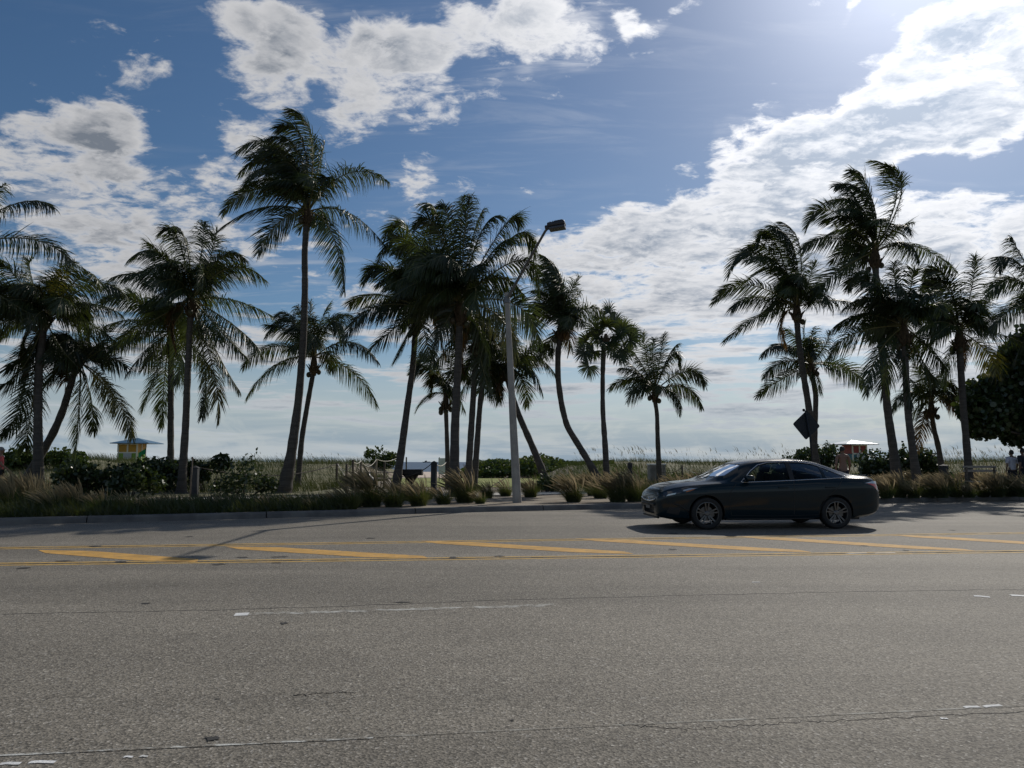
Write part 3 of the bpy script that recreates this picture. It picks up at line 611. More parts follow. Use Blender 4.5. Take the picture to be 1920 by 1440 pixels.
palm(37, [(1236, 886, 10.5), (1233, 820, 8.5), (1232, 775, 8), (1227, 745, 8)], [(1180, 712, 1143, 728), (1196, 730, 1177, 750), (1193, 698, 1162, 690), (1198, 674, 1178, 656), (1212, 670, 1206, 625), (1238, 668, 1244, 627), (1252, 670, 1270, 646), (1262, 664, 1277, 690), (1290, 696, 1322, 724), (1283, 726, 1316, 764), (1264, 738, 1275, 776), (1224, 670, 1226, 636), (1190, 690, 1170, 674), (1205, 720, 1180, 738)],
     'small neat coconut palm standing alone between the fan palm and the diamond sign', fill=5, R_=78, cx=1228, cy=732, seed=16, wind=.12, lmax=.68)
palm(33, [(1532, 890, 17), (1525, 830, 13), (1516, 760, 12), (1506, 700, 11.5), (1497, 640, 11), (1494, 595, 11)], [(1424, 592, 1359, 640), (1417, 557, 1372, 580), (1398, 534, 1337, 568), (1411, 474, 1364, 520), (1447, 442, 1421, 460), (1500, 465, 1467, 417), (1475, 468, 1432, 436), (1515, 530, 1526, 492), (1512, 550, 1522, 540), (1560, 563, 1616, 572), (1455, 490, 1400, 490), (1440, 470, 1390, 480), (1480, 460, 1445, 425), (1462, 500, 1395, 530), (1490, 470, 1455, 430)],
     'windswept coconut palm directly above the diamond sign', fill=14, R_=110, cx=1494, cy=575, seed=17, wind=.65)
palm(37, [(1526, 885, 12), (1528, 800, 10), (1530, 740, 9.5), (1522, 700, 9)], [(1467, 648, 1428, 668), (1467, 680, 1434, 709), (1461, 714, 1419, 742), (1495, 638, 1473, 618), (1508, 640, 1510, 604), (1520, 645, 1528, 613), (1546, 650, 1556, 622), (1587, 692, 1618, 724), (1532, 705, 1540, 736), (1485, 650, 1450, 645), (1560, 680, 1590, 690)],
     'lower coconut palm behind the diamond sign, trunk crossing its neighbour', fill=8, R_=80, cx=1520, cy=682, seed=18, wind=.3, lmax=.75)
palm(32, [(1682, 900, 21), (1676, 850, 16), (1664, 770, 14), (1657, 690, 13), (1650, 620, 12), (1644, 540, 12), (1641, 495, 12)], [(1558, 446, 1505, 468), (1558, 519, 1515, 572), (1555, 393, 1512, 428), (1601, 366, 1566, 349), (1628, 358, 1595, 321), (1682, 350, 1634, 301), (1674, 436, 1708, 418), (1718, 463, 1794, 508), (1690, 360, 1660, 308), (1612, 385, 1550, 380), (1605, 410, 1540, 415), (1630, 380, 1585, 345), (1620, 400, 1570, 395), (1640, 390, 1610, 330), (1600, 430, 1550, 440)],
     'tallest palm on the right, its crown swept into a plume by the wind', fill=11, R_=120, cx=1641, cy=470, seed=19, wind=.75)
palm(29, [(1722, 914, 18), (1712, 850, 14), (1703, 780, 12.5), (1698, 700, 12), (1697, 640, 12)], [(1601, 626, 1555, 672), (1620, 590, 1565, 612), (1622, 524, 1590, 540), (1650, 530, 1610, 510), (1680, 540, 1676, 494), (1706, 545, 1716, 505), (1645, 667, 1624, 740), (1665, 680, 1654, 744), (1737, 650, 1772, 690), (1732, 680, 1754, 708), (1640, 560, 1580, 580), (1700, 700, 1712, 760), (1655, 545, 1620, 530)],
     'coconut palm with the trunk nearest the kerb on the right', fill=22, R_=110, cx=1694, cy=610, seed=20, wind=.35)
palm(32, [(1818, 903, 15), (1812, 830, 12.5), (1806, 760, 12), (1802, 700, 12), (1799, 650, 12)], [(1822, 540, 1827, 482), (1773, 536, 1729, 532), (1775, 524, 1734, 512), (1756, 576, 1717, 594), (1741, 634, 1705, 664), (1872, 626, 1925, 648), (1855, 665, 1867, 714), (1838, 590, 1850, 556), (1825, 610, 1838, 604), (1770, 600, 1725, 625), (1760, 550, 1740, 530), (1780, 670, 1770, 720)],
     'coconut palm with one upright spear frond beside the dark sea grape tree', fill=18, R_=95, cx=1799, cy=620, seed=21, wind=.3, yel=(6,), nuts=4)
palm(36, [(1768, 892, 11), (1760, 840, 9.5), (1750, 800, 8.5), (1747, 775, 8.5)], [(1700, 736, 1672, 772), (1730, 793, 1720, 842), (1722, 725, 1702, 706), (1730, 715, 1714, 682), (1773, 719, 1797, 733), (1752, 720, 1766, 698), (1800, 742, 1848, 766), (1785, 750, 1815, 790), (1742, 720, 1738, 690), (1725, 760, 1700, 790)],
     'short coconut palm with a brown hanging frond, between two taller trunks', fill=5, R_=70, cx=1746, cy=757, seed=22, wind=.15, lmax=.7, dry=(1, 6, 7), nuts=4)
palm(31, [(1975, 910, 18), (1970, 760, 13), (1966, 620, 12)], [(1896, 523, 1853, 556), (1896, 581, 1857, 624), (1901, 486, 1872, 508), (1915, 480, 1898, 448), (2020, 540, 2070, 600), (1990, 490, 2010, 440), (1930, 620, 1900, 680), (2020, 600, 2050, 660)],
     'coconut palm at the right edge reaching in with three drooping fronds', fill=6, R_=110, cx=1965, cy=565, seed=23, wind=.3)

# the fan palm
def fan_palm():
    global rng; rng = np.random.default_rng(315); Y = 32.5
    tr = [(1138, 905, 13), (1135, 840, 11), (1130, 770, 9), (1130, 700, 9), (1132, 650, 10)]
    P = [at(x, y, Y) for x, y, _ in tr]; g = float(height(P[0][0], Y)); o = np.array([P[0][0], P[0][1], g])
    P.insert(0, np.array([P[0][0], Y, g - .1])); rad = [w_ * pxm(Y) / 2 for w_ in [15] + [q[2] for q in tr]]
    root = thing('fan_palm', o, 'fan palm with round ragged leaves right of the S-shaped trunk', 'palm tree', 'palm trees behind the road')
    trunk_mesh(np.array(P) - o, rad, parent=root, rough=1.5, flare=.4)
    c = at(1136, 632, Y) - o
    hubs = [(1098, 640), (1106, 610), (1122, 590), (1142, 582), (1162, 592), (1180, 612), (1186, 638), (1178, 660), (1163, 668), (1110, 662), (1103, 690), (1128, 605), (1150, 606), (1166, 628), (1115, 630), (1150, 655), (1196, 625), (1138, 600), (1090, 665), (1130, 645), (1145, 640)]
    for i, (hx, hy) in enumerate(hubs):
        dz = rng.uniform(-1, 1) * .8; h = at(hx, hy, Y + dz) - o; h = c + (h - c) * rng.uniform(.62, 1.0)
        ax = nrm(h - c); V, Q, Mi = [], [], []
        t = np.linspace(0, 1, 5)[:, None]; pc = c + (h - c) * t + UPZ * (.10 * np.sin(t * math.pi))
        pv, pq = ribbons(pc[None], np.broadcast_to(np.array([0, .012, .012]), (1, 5, 3)) + 0.0)
        V.append(pv); Q.append(pq); Mi.append(np.ones(len(pq), int)); off = len(pv)
        nS = 38; th = np.linspace(-2.3, 2.3, nS) + rng.normal(size=nS) * .05
        side = nrm(np.cross(ax, np.array([rng.normal() * .3, -1, rng.normal() * .3]))); L = .70 * (1 - .22 * np.abs(th) / 2.3) * (1 + rng.normal(size=nS) * .06)
        dd = ax[None] * np.cos(th)[:, None] + side[None] * np.sin(th)[:, None] + np.array([0, -.2, 0])
        pts = [np.repeat(h[None], nS, 0)]
        for s0, s1 in ((0, .45), (.45, .75), (.75, 1)):
            d2 = nrm(dd + np.array([-.12, 0, -.9])[None] * (s0 ** 1.5) * 1.1); pts.append(pts[-1] + d2 * (L * (s1 - s0))[:, None])
        Pn = np.stack(pts, 1); wv = nrm(np.cross(dd, np.cross(ax, side)) + rng.normal(size=(nS, 3)) * .15)
        lv, lq = ribbons(Pn, wv[:, None, :] * (np.array([.006, .028, .018, .003])[None, :, None]))
        V.append(lv); Q.append(lq + off); Mi.append(np.zeros(len(lq), int))
        mesh_obj('frond', np.concatenate(V), np.concatenate(Q), [m_frond, m_rachis], root, np.concatenate(Mi))
    mb = MB(); mb.tube([c - UPZ * .45, c - UPZ * .2, c + UPZ * .15], [rad[-1], rad[-1] * 1.4, .06], 9)
    for i in range(14):
        a = i * 2.4; q = c + np.array([math.cos(a), math.sin(a), 0]) * rad[-1] * 1.1 - UPZ * (.15 + .05 * (i % 4))
        mb.tube([q - UPZ * .15, q, q + UPZ * .2 + np.array([math.cos(a), math.sin(a), 0]) * .12], [.045, .04, .02], 5)
    mb.build('leaf_base', m_boot, root, True)
fan_palm()
# ------------------------------------------------------------------ dune and verge planting
rng = np.random.default_rng(55)
m_grass = leafmat('dune_grass_blade', (.032, .048, .017), (.054, .064, .027), .26, None, .04, .45, .35, 0)
m_grass2 = leafmat('green_grass_blade', (.038, .060, .016), (.065, .088, .025), .30, None, .04, .45, .3, 0)
m_oat = leafmat('sea_oat', (.085, .075, .042), (.12, .10, .055), .3, None, .02, .6, .5, 0)
m_hedge = leafmat('low_sea_grape_leaf', (.045, .075, .022), (.085, .115, .035), .25, None, .03, .4, .45, 0)
m_shrub = leafmat('shrub_leaf', (.026, .046, .018), (.045, .068, .024), .22, None, .05, .32, 1.2, .2)
m_tuft = leafmat('fountain_grass_blade', (.045, .068, .023), (.075, .088, .034), .35, None, .04, .45, 3, .25)
m_plume = leafmat('fountain_grass_plume', (.25, .222, .13), (.18, .165, .085), .5, (.36, .29, .18), .02, .6, 3, .25)
def blades(n, base, h, lean, wid, seg=3, curl=.5, spread=.25):
    """n thin arching blades: base (n,3), heights (n,), lean vector (n,3)"""
    s = np.linspace(0, 1, seg + 1); d = nrm(np.array([0, 0, 1.0])[None] + rng.normal(size=(n, 3)) * np.array([spread, spread, .05]))
    P = [base]
    for a, b in zip(s[:-1], s[1:]):
        dd = nrm(d + lean * ((a + b) / 2) * 2 * curl); P.append(P[-1] + dd * (h * (b - a))[:, None])
    P = np.stack(P, 1); w_ = np.array([1, .85, .55, .08] if seg == 3 else np.linspace(1, .1, seg + 1))
    th = rng.uniform(0, math.pi, n); wv = np.stack([np.cos(th), .35 * np.sin(th), 0 * th], 1)
    return ribbons(P, wv[:, None, :] * (wid[:, None, None] * w_[None, :, None]))
LEAN = np.array([-.8, -.1, -.12])
# dune grass, thousands of blades: one mass
n = 78000
px_ = rng.uniform(-500, 2500, n); yy = 30 + 44 * rng.random(n) ** 1.25
yy = np.maximum(yy, d0(px_) - 2.5 + rng.normal(size=n) * .5)
keep = ~((px_ > 728) & (px_ < 868)); px_, yy = px_[keep], yy[keep]
keep = ~((px_ > 868) & (px_ < 1045)); px_, yy = px_[keep], yy[keep]
xx = (px_ - 960) / 1394 * yy; keep = (yy - np.interp(xx, XS, KY)) > 9.6; xx, yy, px_ = xx[keep], yy[keep], px_[keep]
n = len(xx); hh = height(xx, yy)
clump = .5 + .5 * np.sin(xx * 1.7 + np.sin(yy * 1.3) * 2) * np.sin(yy * 1.1 + xx * .6)
ht = (.28 + .42 * rng.random(n)) * (.7 + .5 * clump) * np.interp(px_, [0, 640, 1100, 1200, 1640, 1700, 2000], [1, 1.15, .8, .9, .9, 1.1, 1.25])
gv, gq = blades(n, np.stack([xx, yy, hh - .03], 1), ht, LEAN[None] * np.ones((n, 1)), .007 + .009 * rng.random(n) * (yy / 50))
tag(mesh_obj('dune_grass', gv, gq, m_grass), 'pale wind combed grass over the dune ridge', 'grass', kind='stuff')
# greener low cover at the dune foot on the right and behind the walk
n = 36000; px_ = np.concatenate([rng.uniform(1000, 1480, n // 2), rng.uniform(1480, 1960, n - n // 2)]); yy = np.where(px_ < 1200, d0(px_) - 6 + 24 * rng.random(n), 31 + 14 * rng.random(n))
xx = (px_ - 960) / 1394 * yy; keep = (yy - np.interp(xx, XS, KY)) > 9.5; xx, yy = xx[keep], yy[keep]; n = len(xx)
gv, gq = blades(n, np.stack([xx, yy, height(xx, yy) - .02], 1), .16 + .28 * rng.random(n), LEAN[None] * np.ones((n, 1)), .008 + .010 * rng.random(n), spread=.5)
tag(mesh_obj('green_ground_cover', gv, gq, m_grass2), 'low green ground cover at the foot of the dune', 'ground cover', kind='stuff')
# sea oats: tall thin stalks with drooping heads on the crest
pts = []
for (a, b, k, hmin, hmax, y0_, y1_) in ((1080, 1500, 95, .7, 1.5, 50, 62), (1190, 1215, 30, 1.0, 1.7, 50, 56), (20, 110, 50, .5, 1.0, 45, 56), (430, 640, 60, .5, 1.0, 52, 62), (1700, 1960, 260, .7, 1.5, 44, 58), (690, 745, 40, .5, .9, 58, 62), (1380, 1480, 30, .8, 1.5, 50, 58), (180, 300, 30, .4, .8, 50, 60)):
    for _ in range(k):
        y = rng.uniform(y0_, y1_); x = (rng.uniform(a, b) - 960) / 1394 * y; pts.append((x, y, float(height(x, y)), rng.uniform(hmin, hmax)))
pts = np.array(pts); n = len(pts)
sv, sq = blades(n, pts[:, :3], pts[:, 3], LEAN[None] * np.ones((n, 1)), np.full(n, .006), seg=5, curl=.28, spread=.12)
tips = sv.reshape(n, 6, 2, 3).mean(2)
hv, hq = blades(n, tips[:, 4], pts[:, 3] * .28, np.tile(np.array([[-.9, 0, -.4]]), (n, 1)), np.full(n, .022), seg=3, curl=.6, spread=.2)
tag(mesh_obj('sea_oats', np.concatenate([sv, hv]), np.concatenate([sq, hq + len(sv)]), m_oat), 'thin sea oat stalks standing above the dune crest', 'sea oats', kind='stuff')
# low hedge of sea grape across the lawn
n = 15000; px_ = rng.uniform(862, 1150, n); yy = rng.uniform(56.5, 66, n); top = np.interp(px_, [862, 885, 930, 960, 1010, 1060, 1150], [.3, 1.15, 1.35, 1.2, 1.75, 1.2, .9]) * (.85 + .3 * rng.random(n))
xx = (px_ - 960) / 1394 * yy; u = rng.random(n) ** .6; fr = sstep(56.3, 58.5, yy); zz = .15 + u * top * (.45 + .55 * fr)
zz = np.maximum(zz, height(xx, yy) + .02)
v_, q_ = leaf_discs(np.stack([xx, yy, zz], 1), .07 + .06 * rng.random(n), nrm(rng.normal(size=(n, 3)) + np.array([0, -.5, .9])))
tag(mesh_obj('low_hedge', v_, q_, m_hedge), 'low rounded mass of sea grape beyond the lawn', 'hedge', kind='stuff')
# individual shrubs
def shrub(px, py_base, wpx, hpx, Y, label, dens=1.0, leaf=.075, mat=None, seed=0):
    global rng; rng = np.random.default_rng(900 + seed)
    b = at(px, py_base, Y); g = float(height(b[0], b[1])); root = thing('sea_grape_shrub', (b[0], b[1], g - .03), label, 'shrub', 'sea grape shrubs on the verge and dune')
    W = wpx * pxm(Y); Hh = (at(px, py_base - hpx, Y)[2] - g)
    k = max(5, int(W * 3.2)); n = int(dens * 520 * W * max(Hh, .5))
    lobes = [(rng.uniform(-.42, .42) * W, rng.uniform(-.4, .4) * min(W, 1.6), Hh * rng.uniform(.25, .78), rng.uniform(.16, .30) * min(W, 2 * Hh)) for _ in range(k)]
    mb = MB()
    for (x, y, z, r) in lobes:
        mb.tube([(x * .25, y * .25, -.05), (x * .7, y * .7, z * .5), (x, y, z)], [.03, .022, .012], 5)
    st = mb.build('stem', m_trunk, root, True)
    idx = rng.integers(0, k, n); C = np.array(lobes)[idx]
    d = nrm(rng.normal(size=(n, 3))); rr = C[:, 3] * (.35 + .75 * rng.random(n) ** .7)
    P = C[:, :3] + d * rr[:, None] * np.array([1.15, 1, .9]); P[:, 2] = np.maximum(P[:, 2], .02)
    # a few sprigs stand out of the outline
    for _ in range(max(4, k)):
        i = rng.integers(0, k); dr = nrm(np.array([rng.normal() * .8, rng.normal() * .5, 1.2 + rng.random()])); L = lobes[i][3] * rng.uniform(1.1, 1.75)
        q = np.array(lobes[i][:3])[None] + dr[None] * np.linspace(.5, 1, 9)[:, None] * L + rng.normal(size=(9, 3)) * .035; P = np.concatenate([P, q])
    v_, q_ = leaf_discs(P, leaf * (.7 + .6 * rng.random(len(P))), nrm(rng.normal(size=P.shape) + np.array([0, -.3, .6])), .85)
    mesh_obj('foliage', v_, q_, mat or m_shrub, root); return root
shrub(165, 926, 105, 60, 27.5, 'wide dark shrub in front of the crossed palm trunks', seed=1, dens=1.3)
shrub(245, 928, 90, 64, 27, 'dark shrub at the near side of the yellow and green hut', seed=2, dens=1.2)
shrub(300, 886, 85, 46, 31, 'leafy shrub beneath the two straight palms beside the hut', seed=3)
shrub(388, 878, 66, 36, 31, 'shrub with a ragged spray of leaves right of the two straight palms', seed=4)
shrub(455, 930, 105, 56, 27.5, 'low spreading shrub below the sagging dark rope', seed=5, dens=.9, leaf=.055)
shrub(1510, 872, 105, 40, 40, 'shrub round the foot of the diamond sign post', seed=6)
shrub(1658, 876, 105, 46, 38, 'shrub beside the red and blue hut, behind the tall right palm', seed=7)
shrub(1735, 880, 70, 40, 38, 'smaller shrub between the two thick right-hand trunks', seed=8)
shrub(95, 880, 160, 34, 45, 'low grey green shrub on the dune crest behind the crossed trunks', seed=9, leaf=.10, mat=m_hedge)
shrub(715, 872, 55, 30, 58, 'round tuft of scrub above the rope fence', seed=10, mat=m_hedge)
shrub(1030, 925, 66, 44, 31, 'small dark shrub at the foot of the palm leaning behind the lamp post', seed=11, dens=.9, leaf=.05)
# fountain grass along the kerb
def tuft_mesh(seed, tall, plumes=70, nb=900):
    global rng; rng = np.random.default_rng(seed)
    n = nb; a = rng.uniform(0, 2 * math.pi, n); r = .22 * np.sqrt(rng.random(n)); base = np.stack([r * np.cos(a), r * np.sin(a), 0 * a], 1)
    out = np.stack([np.cos(a), np.sin(a), -.55 + 0 * a], 1) * (.35 + .5 * rng.random(n))[:, None] + np.array([-.45, -.05, -.1])
    bv, bq = blades(n, base, tall * (.55 + .4 * rng.random(n)), out, np.full(n, .0055), seg=4, curl=.75, spread=.35)
    n = plumes; a = rng.uniform(0, 2 * math.pi, n); r = .15 * np.sqrt(rng.random(n)); base = np.stack([r * np.cos(a), r * np.sin(a), 0 * a], 1)
    out = np.stack([np.cos(a) * .35 - .75, np.sin(a) * .35 - .05, -.3 + 0 * a], 1)
    s = 5; d = nrm(np.array([0, 0, 1.0])[None] + rng.normal(size=(n, 3)) * np.array([.22, .22, .05])); h = tall * (.95 + .35 * rng.random(n)); P = [base]
    for i in range(s):
        dd = nrm(d + out * ((i + .5) / s) * 1.25); P.append(P[-1] + dd * (h / s)[:, None])
    P = np.stack(P, 1); wv = nrm(np.stack([rng.normal(size=n), rng.normal(size=n) * .4, rng.normal(size=n)], 1))
    wd = np.array([.002, .002, .003, .016, .016, .004]); pv, pq = ribbons(P, wv[:, None, :] * wd[None, :, None])
    wv2 = nrm(np.cross(wv, P[:, -1] - P[:, -2])); pv2, pq2 = ribbons(P, wv2[:, None, :] * wd[None, :, None])
    me = []
    for nm, v_, q_, m_ in (('blade_tuft', bv, bq, m_tuft), ('plumes', np.concatenate([pv, pv2]), np.concatenate([pq, pq2 + len(pv)]), m_plume)):
        me.append((nm, v_, q_, m_))
    return me
TM = [tuft_mesh(i, t, p) for i, (t, p) in enumerate(((.78, 60), (.9, 85), (.66, 36), (.8, 22), (1.0, 95)))]
PROTO = {}
def tuft(px, py, kind, sc, label, rz=0.0):
    p = gnd(px, py, .15); g = .14
    root = thing('fountain_plant', (p[0], p[1], g), label, 'ornamental grass', 'fountain grass clumps along the kerb', rz)
    root.scale = (sc, sc, sc)
    if kind in PROTO:
        for src in PROTO[kind]:
            c = src.copy(); COL.objects.link(c); c.parent = root
    else: PROTO[kind] = [mesh_obj(nm, v_, q_, m_, root) for nm, v_, q_, m_ in TM[kind]]
    return root
rng = np.random.default_rng(77)
NEAR = [(1075, 941, 1, .95, 'windblown clump by itself between the lamp post and the car'), (1112, 929, 4, .85, 'clump at the base of the S-shaped palm'), (1126, 934, 3, .95, 'darker clump right of the S-shaped palm foot'),
 (1158, 941, 1, 1.0, 'feathery clump just left of the car bonnet'), (1190, 940, 4, 1.0, 'bushy clump nearest the car headlight'), (1205, 928, 0, .75, 'clump behind the car bonnet, below the concrete box'),
 (995, 932, 0, .9, 'clump immediately right of the lamp post'), (1006, 922, 3, .6, 'small clump behind the one right of the lamp post'), (948, 930, 3, .8, 'clump tucked against the left of the lamp post'), (914, 934, 0, .75, 'low clump between the thick palm trunk and the lamp post'), (900, 944, 2, .6, 'tiny clump at the kerb left of the lamp post'),
 (872, 942, 1, 1.1, 'tall clump in front of the thick palm trunk'), (832, 945, 2, .8, 'low rounded clump left of the thick palm trunk'), (785, 948, 0, .95, 'clump in front of the charcoal grill post'), (738, 950, 3, 1.0, 'dark dense clump at the foot of the leaning palm'), (697, 950, 4, 1.05, 'pale swept clump in front of the picnic table'), (655, 954, 3, .9, 'dark clump left of the picnic table'), (800, 936, 2, .8, 'small clump beside the dark bollard'), (765, 938, 0, .8, 'clump under the charcoal grill')]
for q in NEAR: tuft(q[0], q[1], q[2], q[3], 'fountain grass, ' + q[4], rng.uniform(-.4, .4))
RIGHT = ['beside the car boot', 'second right of the car boot', 'in the gap right of the tall right palm', 'left of the trunk nearest the kerb', 'right of the trunk nearest the kerb', 'below the short palm bollard', 'left of the spear frond palm', 'right of the spear frond palm', 'in front of the wooden bench', 'below the white shirted person', 'at the right edge of the photo']
for i, q in enumerate(RIGHT):
    x = 1662 + i * 26; tuft(x, 934 - i * .25 - (i % 2) * 1.2, [1, 4, 0, 3, 1, 4, 2, 0, 4, 1, 0][i], rng.uniform(.75, 1.05), 'fountain grass clump ' + q, rng.uniform(-.5, .5))
for i, q in enumerate(['above the car boot', 'behind the clump beside the car boot', 'behind the tall right palm', 'in the second row past the nearest trunk', 'in the second row by the short bollard', 'in the second row left of the spear frond palm', 'in the second row before the bench', 'in the second row under the two people']):
    tuft(1650 + i * 36, 919 - i * .3, [0, 1, 4, 1, 0, 4, 1, 4][i], rng.uniform(.7, .95), 'fountain grass clump ' + q, rng.uniform(-.5, .5))
LEFT = [(8, 962, 1, 1.0, 'at the very left of the kerb'), (52, 958, 4, .95, 'second from the left edge'), (98, 964, 0, .85, 'third from the left edge, by the kerb gap'), (30, 945, 1, .9, 'behind the first clump at the left edge'), (78, 944, 1, .8, 'behind the kerb gap'),
 (140, 961, 1, .8, 'swept over in front of the wide dark shrub'), (186, 962, 0, .7, 'below the dark shrub by the hut'), (125, 947, 3, .7, 'between the wide shrub and the kerb'), (232, 960, 3, .65, 'in deep shade below the hut'), (278, 962, 2, .6, 'in deep shade left of the two straight palms'), (318, 958, 3, .6, 'in deep shade in line with the slim palm'),
 (362, 957, 2, .55, 'in deep shade under the thin stake'), (408, 958, 3, .55, 'in deep shade right of the left bollard'), (452, 955, 2, .6, 'in deep shade left of the tallest palm'), (498, 957, 3, .5, 'in deep shade under the sagging rope'), (540, 955, 3, .5, 'in deep shade before the tallest palm'), (584, 956, 2, .5, 'in deep shade right of the tallest palm'), (622, 953, 3, .6, 'in deep shade left of the rope fence')]
for q in LEFT: tuft(q[0], q[1], q[2], q[3], 'fountain grass ' + q[4], rng.uniform(-.4, .4))
# dark low planting that fills the shaded verge
n = 22000; px_ = rng.uniform(-60, 660, n); off_ = .25 + 3.2 * rng.random(n) ** 1.2
xx = np.array([gnd(p_, 955, .15)[0] for p_ in px_]); yy = np.interp(xx, XS, KY) + off_
gv, gq = blades(n, np.stack([xx, yy, np.full(n, .12)], 1), (.18 + .32 * rng.random(n)) * np.interp(off_, [.25, .9, 3.4], [.8, 1.2, .9]), LEAN[None] * np.ones((n, 1)), .008 + .010 * rng.random(n), spread=.6)
tag(mesh_obj('verge_ground_cover', gv, gq, m_tuft), 'dark low planting along the shaded left verge', 'ground cover', kind='stuff')
for i in range(9):
    tuft(1225 + i * 48, 938 - i * 2.2, int(rng.integers(0, 5)), .9, 'fountain grass clump behind the dark car, ' + ['below its bonnet line', 'under its windscreen base', 'behind its front door', 'behind its front seat', 'behind its rear door', 'behind its rear seat', 'under its rear window', 'behind its boot', 'at its tail'][i], rng.uniform(-.5, .5))
# broad dark sea grape tree at the right edge
def grape_tree():
    global rng; rng = np.random.default_rng(41); Y = 33
    b = at(1990, 900, Y); g = float(height(b[0], b[1])); o = np.array([b[0], b[1], g])
    root = thing('sea_grape_tree', o, 'broad dark round-leaved tree filling the right edge', 'tree')
    cen = at(1960, 740, Y) - o
    tr = [(0, 0, -.1), (.1, 0, .7), (-.15, .1, 1.5), (-.2, .1, 2.2)]
    trunk_mesh(np.array(tr), [.28, .22, .2, .17], parent=root, rough=1.5)
    blobs = [(1815, 765, 34), (1835, 740, 40), (1850, 780, 42), (1880, 720, 52), (1890, 775, 50), (1910, 690, 46), (1925, 745, 60), (1935, 655, 32), (1950, 800, 42), (1860, 745, 45), (1985, 720, 80), (1815, 805, 18), (1835, 800, 26), (1900, 808, 24), (1930, 815, 28), (1960, 660, 60), (2040, 740, 80), (1990, 800, 50)]
    P = []
    for i, (x, y, r) in enumerate(blobs):
        dz = rng.uniform(-.9, .9); x = x + 14 if x < 1900 else x; c = at(x, y, Y + dz) - o; r = r * pxm(Y) * (.86 if x < 1900 else 1)
        mb = MB(); mid = (np.array(tr[-1]) + c) / 2 + rng.normal(size=3) * .15; mb.tube([tr[-1], mid, c], [.09, .06, .025], 6); mb.build('limb', m_trunk, root, True)
        k = int(780 * (r / .9) ** 2) + 60; d = nrm(rng.normal(size=(k, 3))); P.append(c + d * (r * (.45 + .65 * rng.random(k) ** .6))[:, None] + rng.normal(size=(k, 3)) * .05)
    P = np.concatenate(P); n = len(P)
    v_, q_ = leaf_discs(P, .085 + .05 * rng.random(n), nrm(rng.normal(size=(n, 3)) + np.array([0, -.3, .5])), .95)
    mesh_obj('crown', v_, q_, m_shrub, root)
grape_tree()
# ------------------------------------------------------------------ street furniture, huts and small things
rng = np.random.default_rng(2024)
m_pole = material('pole_concrete', (.37, .345, .305), .85, var=(.29, .27, .24), scale=3, bump=.2, bscale=50)
m_lampm = material('lamp_grey_metal', (.05, .05, .055), .45, .6, rnd=.1)
m_lens = material('lamp_lens', (.05, .05, .055), .25)
m_wood = material('weathered_wood', (.13, .105, .08), .9, var=(.08, .065, .05), scale=14, bump=.4, rnd=.2)
m_woodl = material('pale_wood', (.36, .31, .25), .85, var=(.26, .22, .18), scale=10, bump=.3)
m_dark = material('dark_painted_timber', (.018, .019, .021), .7, var=(.030, .030, .032), scale=8, bump=.2)
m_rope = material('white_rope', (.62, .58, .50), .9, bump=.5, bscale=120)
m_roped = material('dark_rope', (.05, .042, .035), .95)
m_iron = material('black_iron', (.015, .015, .016), .6, .4, var=(.035, .025, .02), scale=12)
m_white = material('white_paint_trim', (.72, .72, .70), .6)
m_back = material('sign_back_metal', (.022, .027, .032), .55, .5)
m_steel = material('galvanised_steel', (.16, .165, .17), .5, .7)
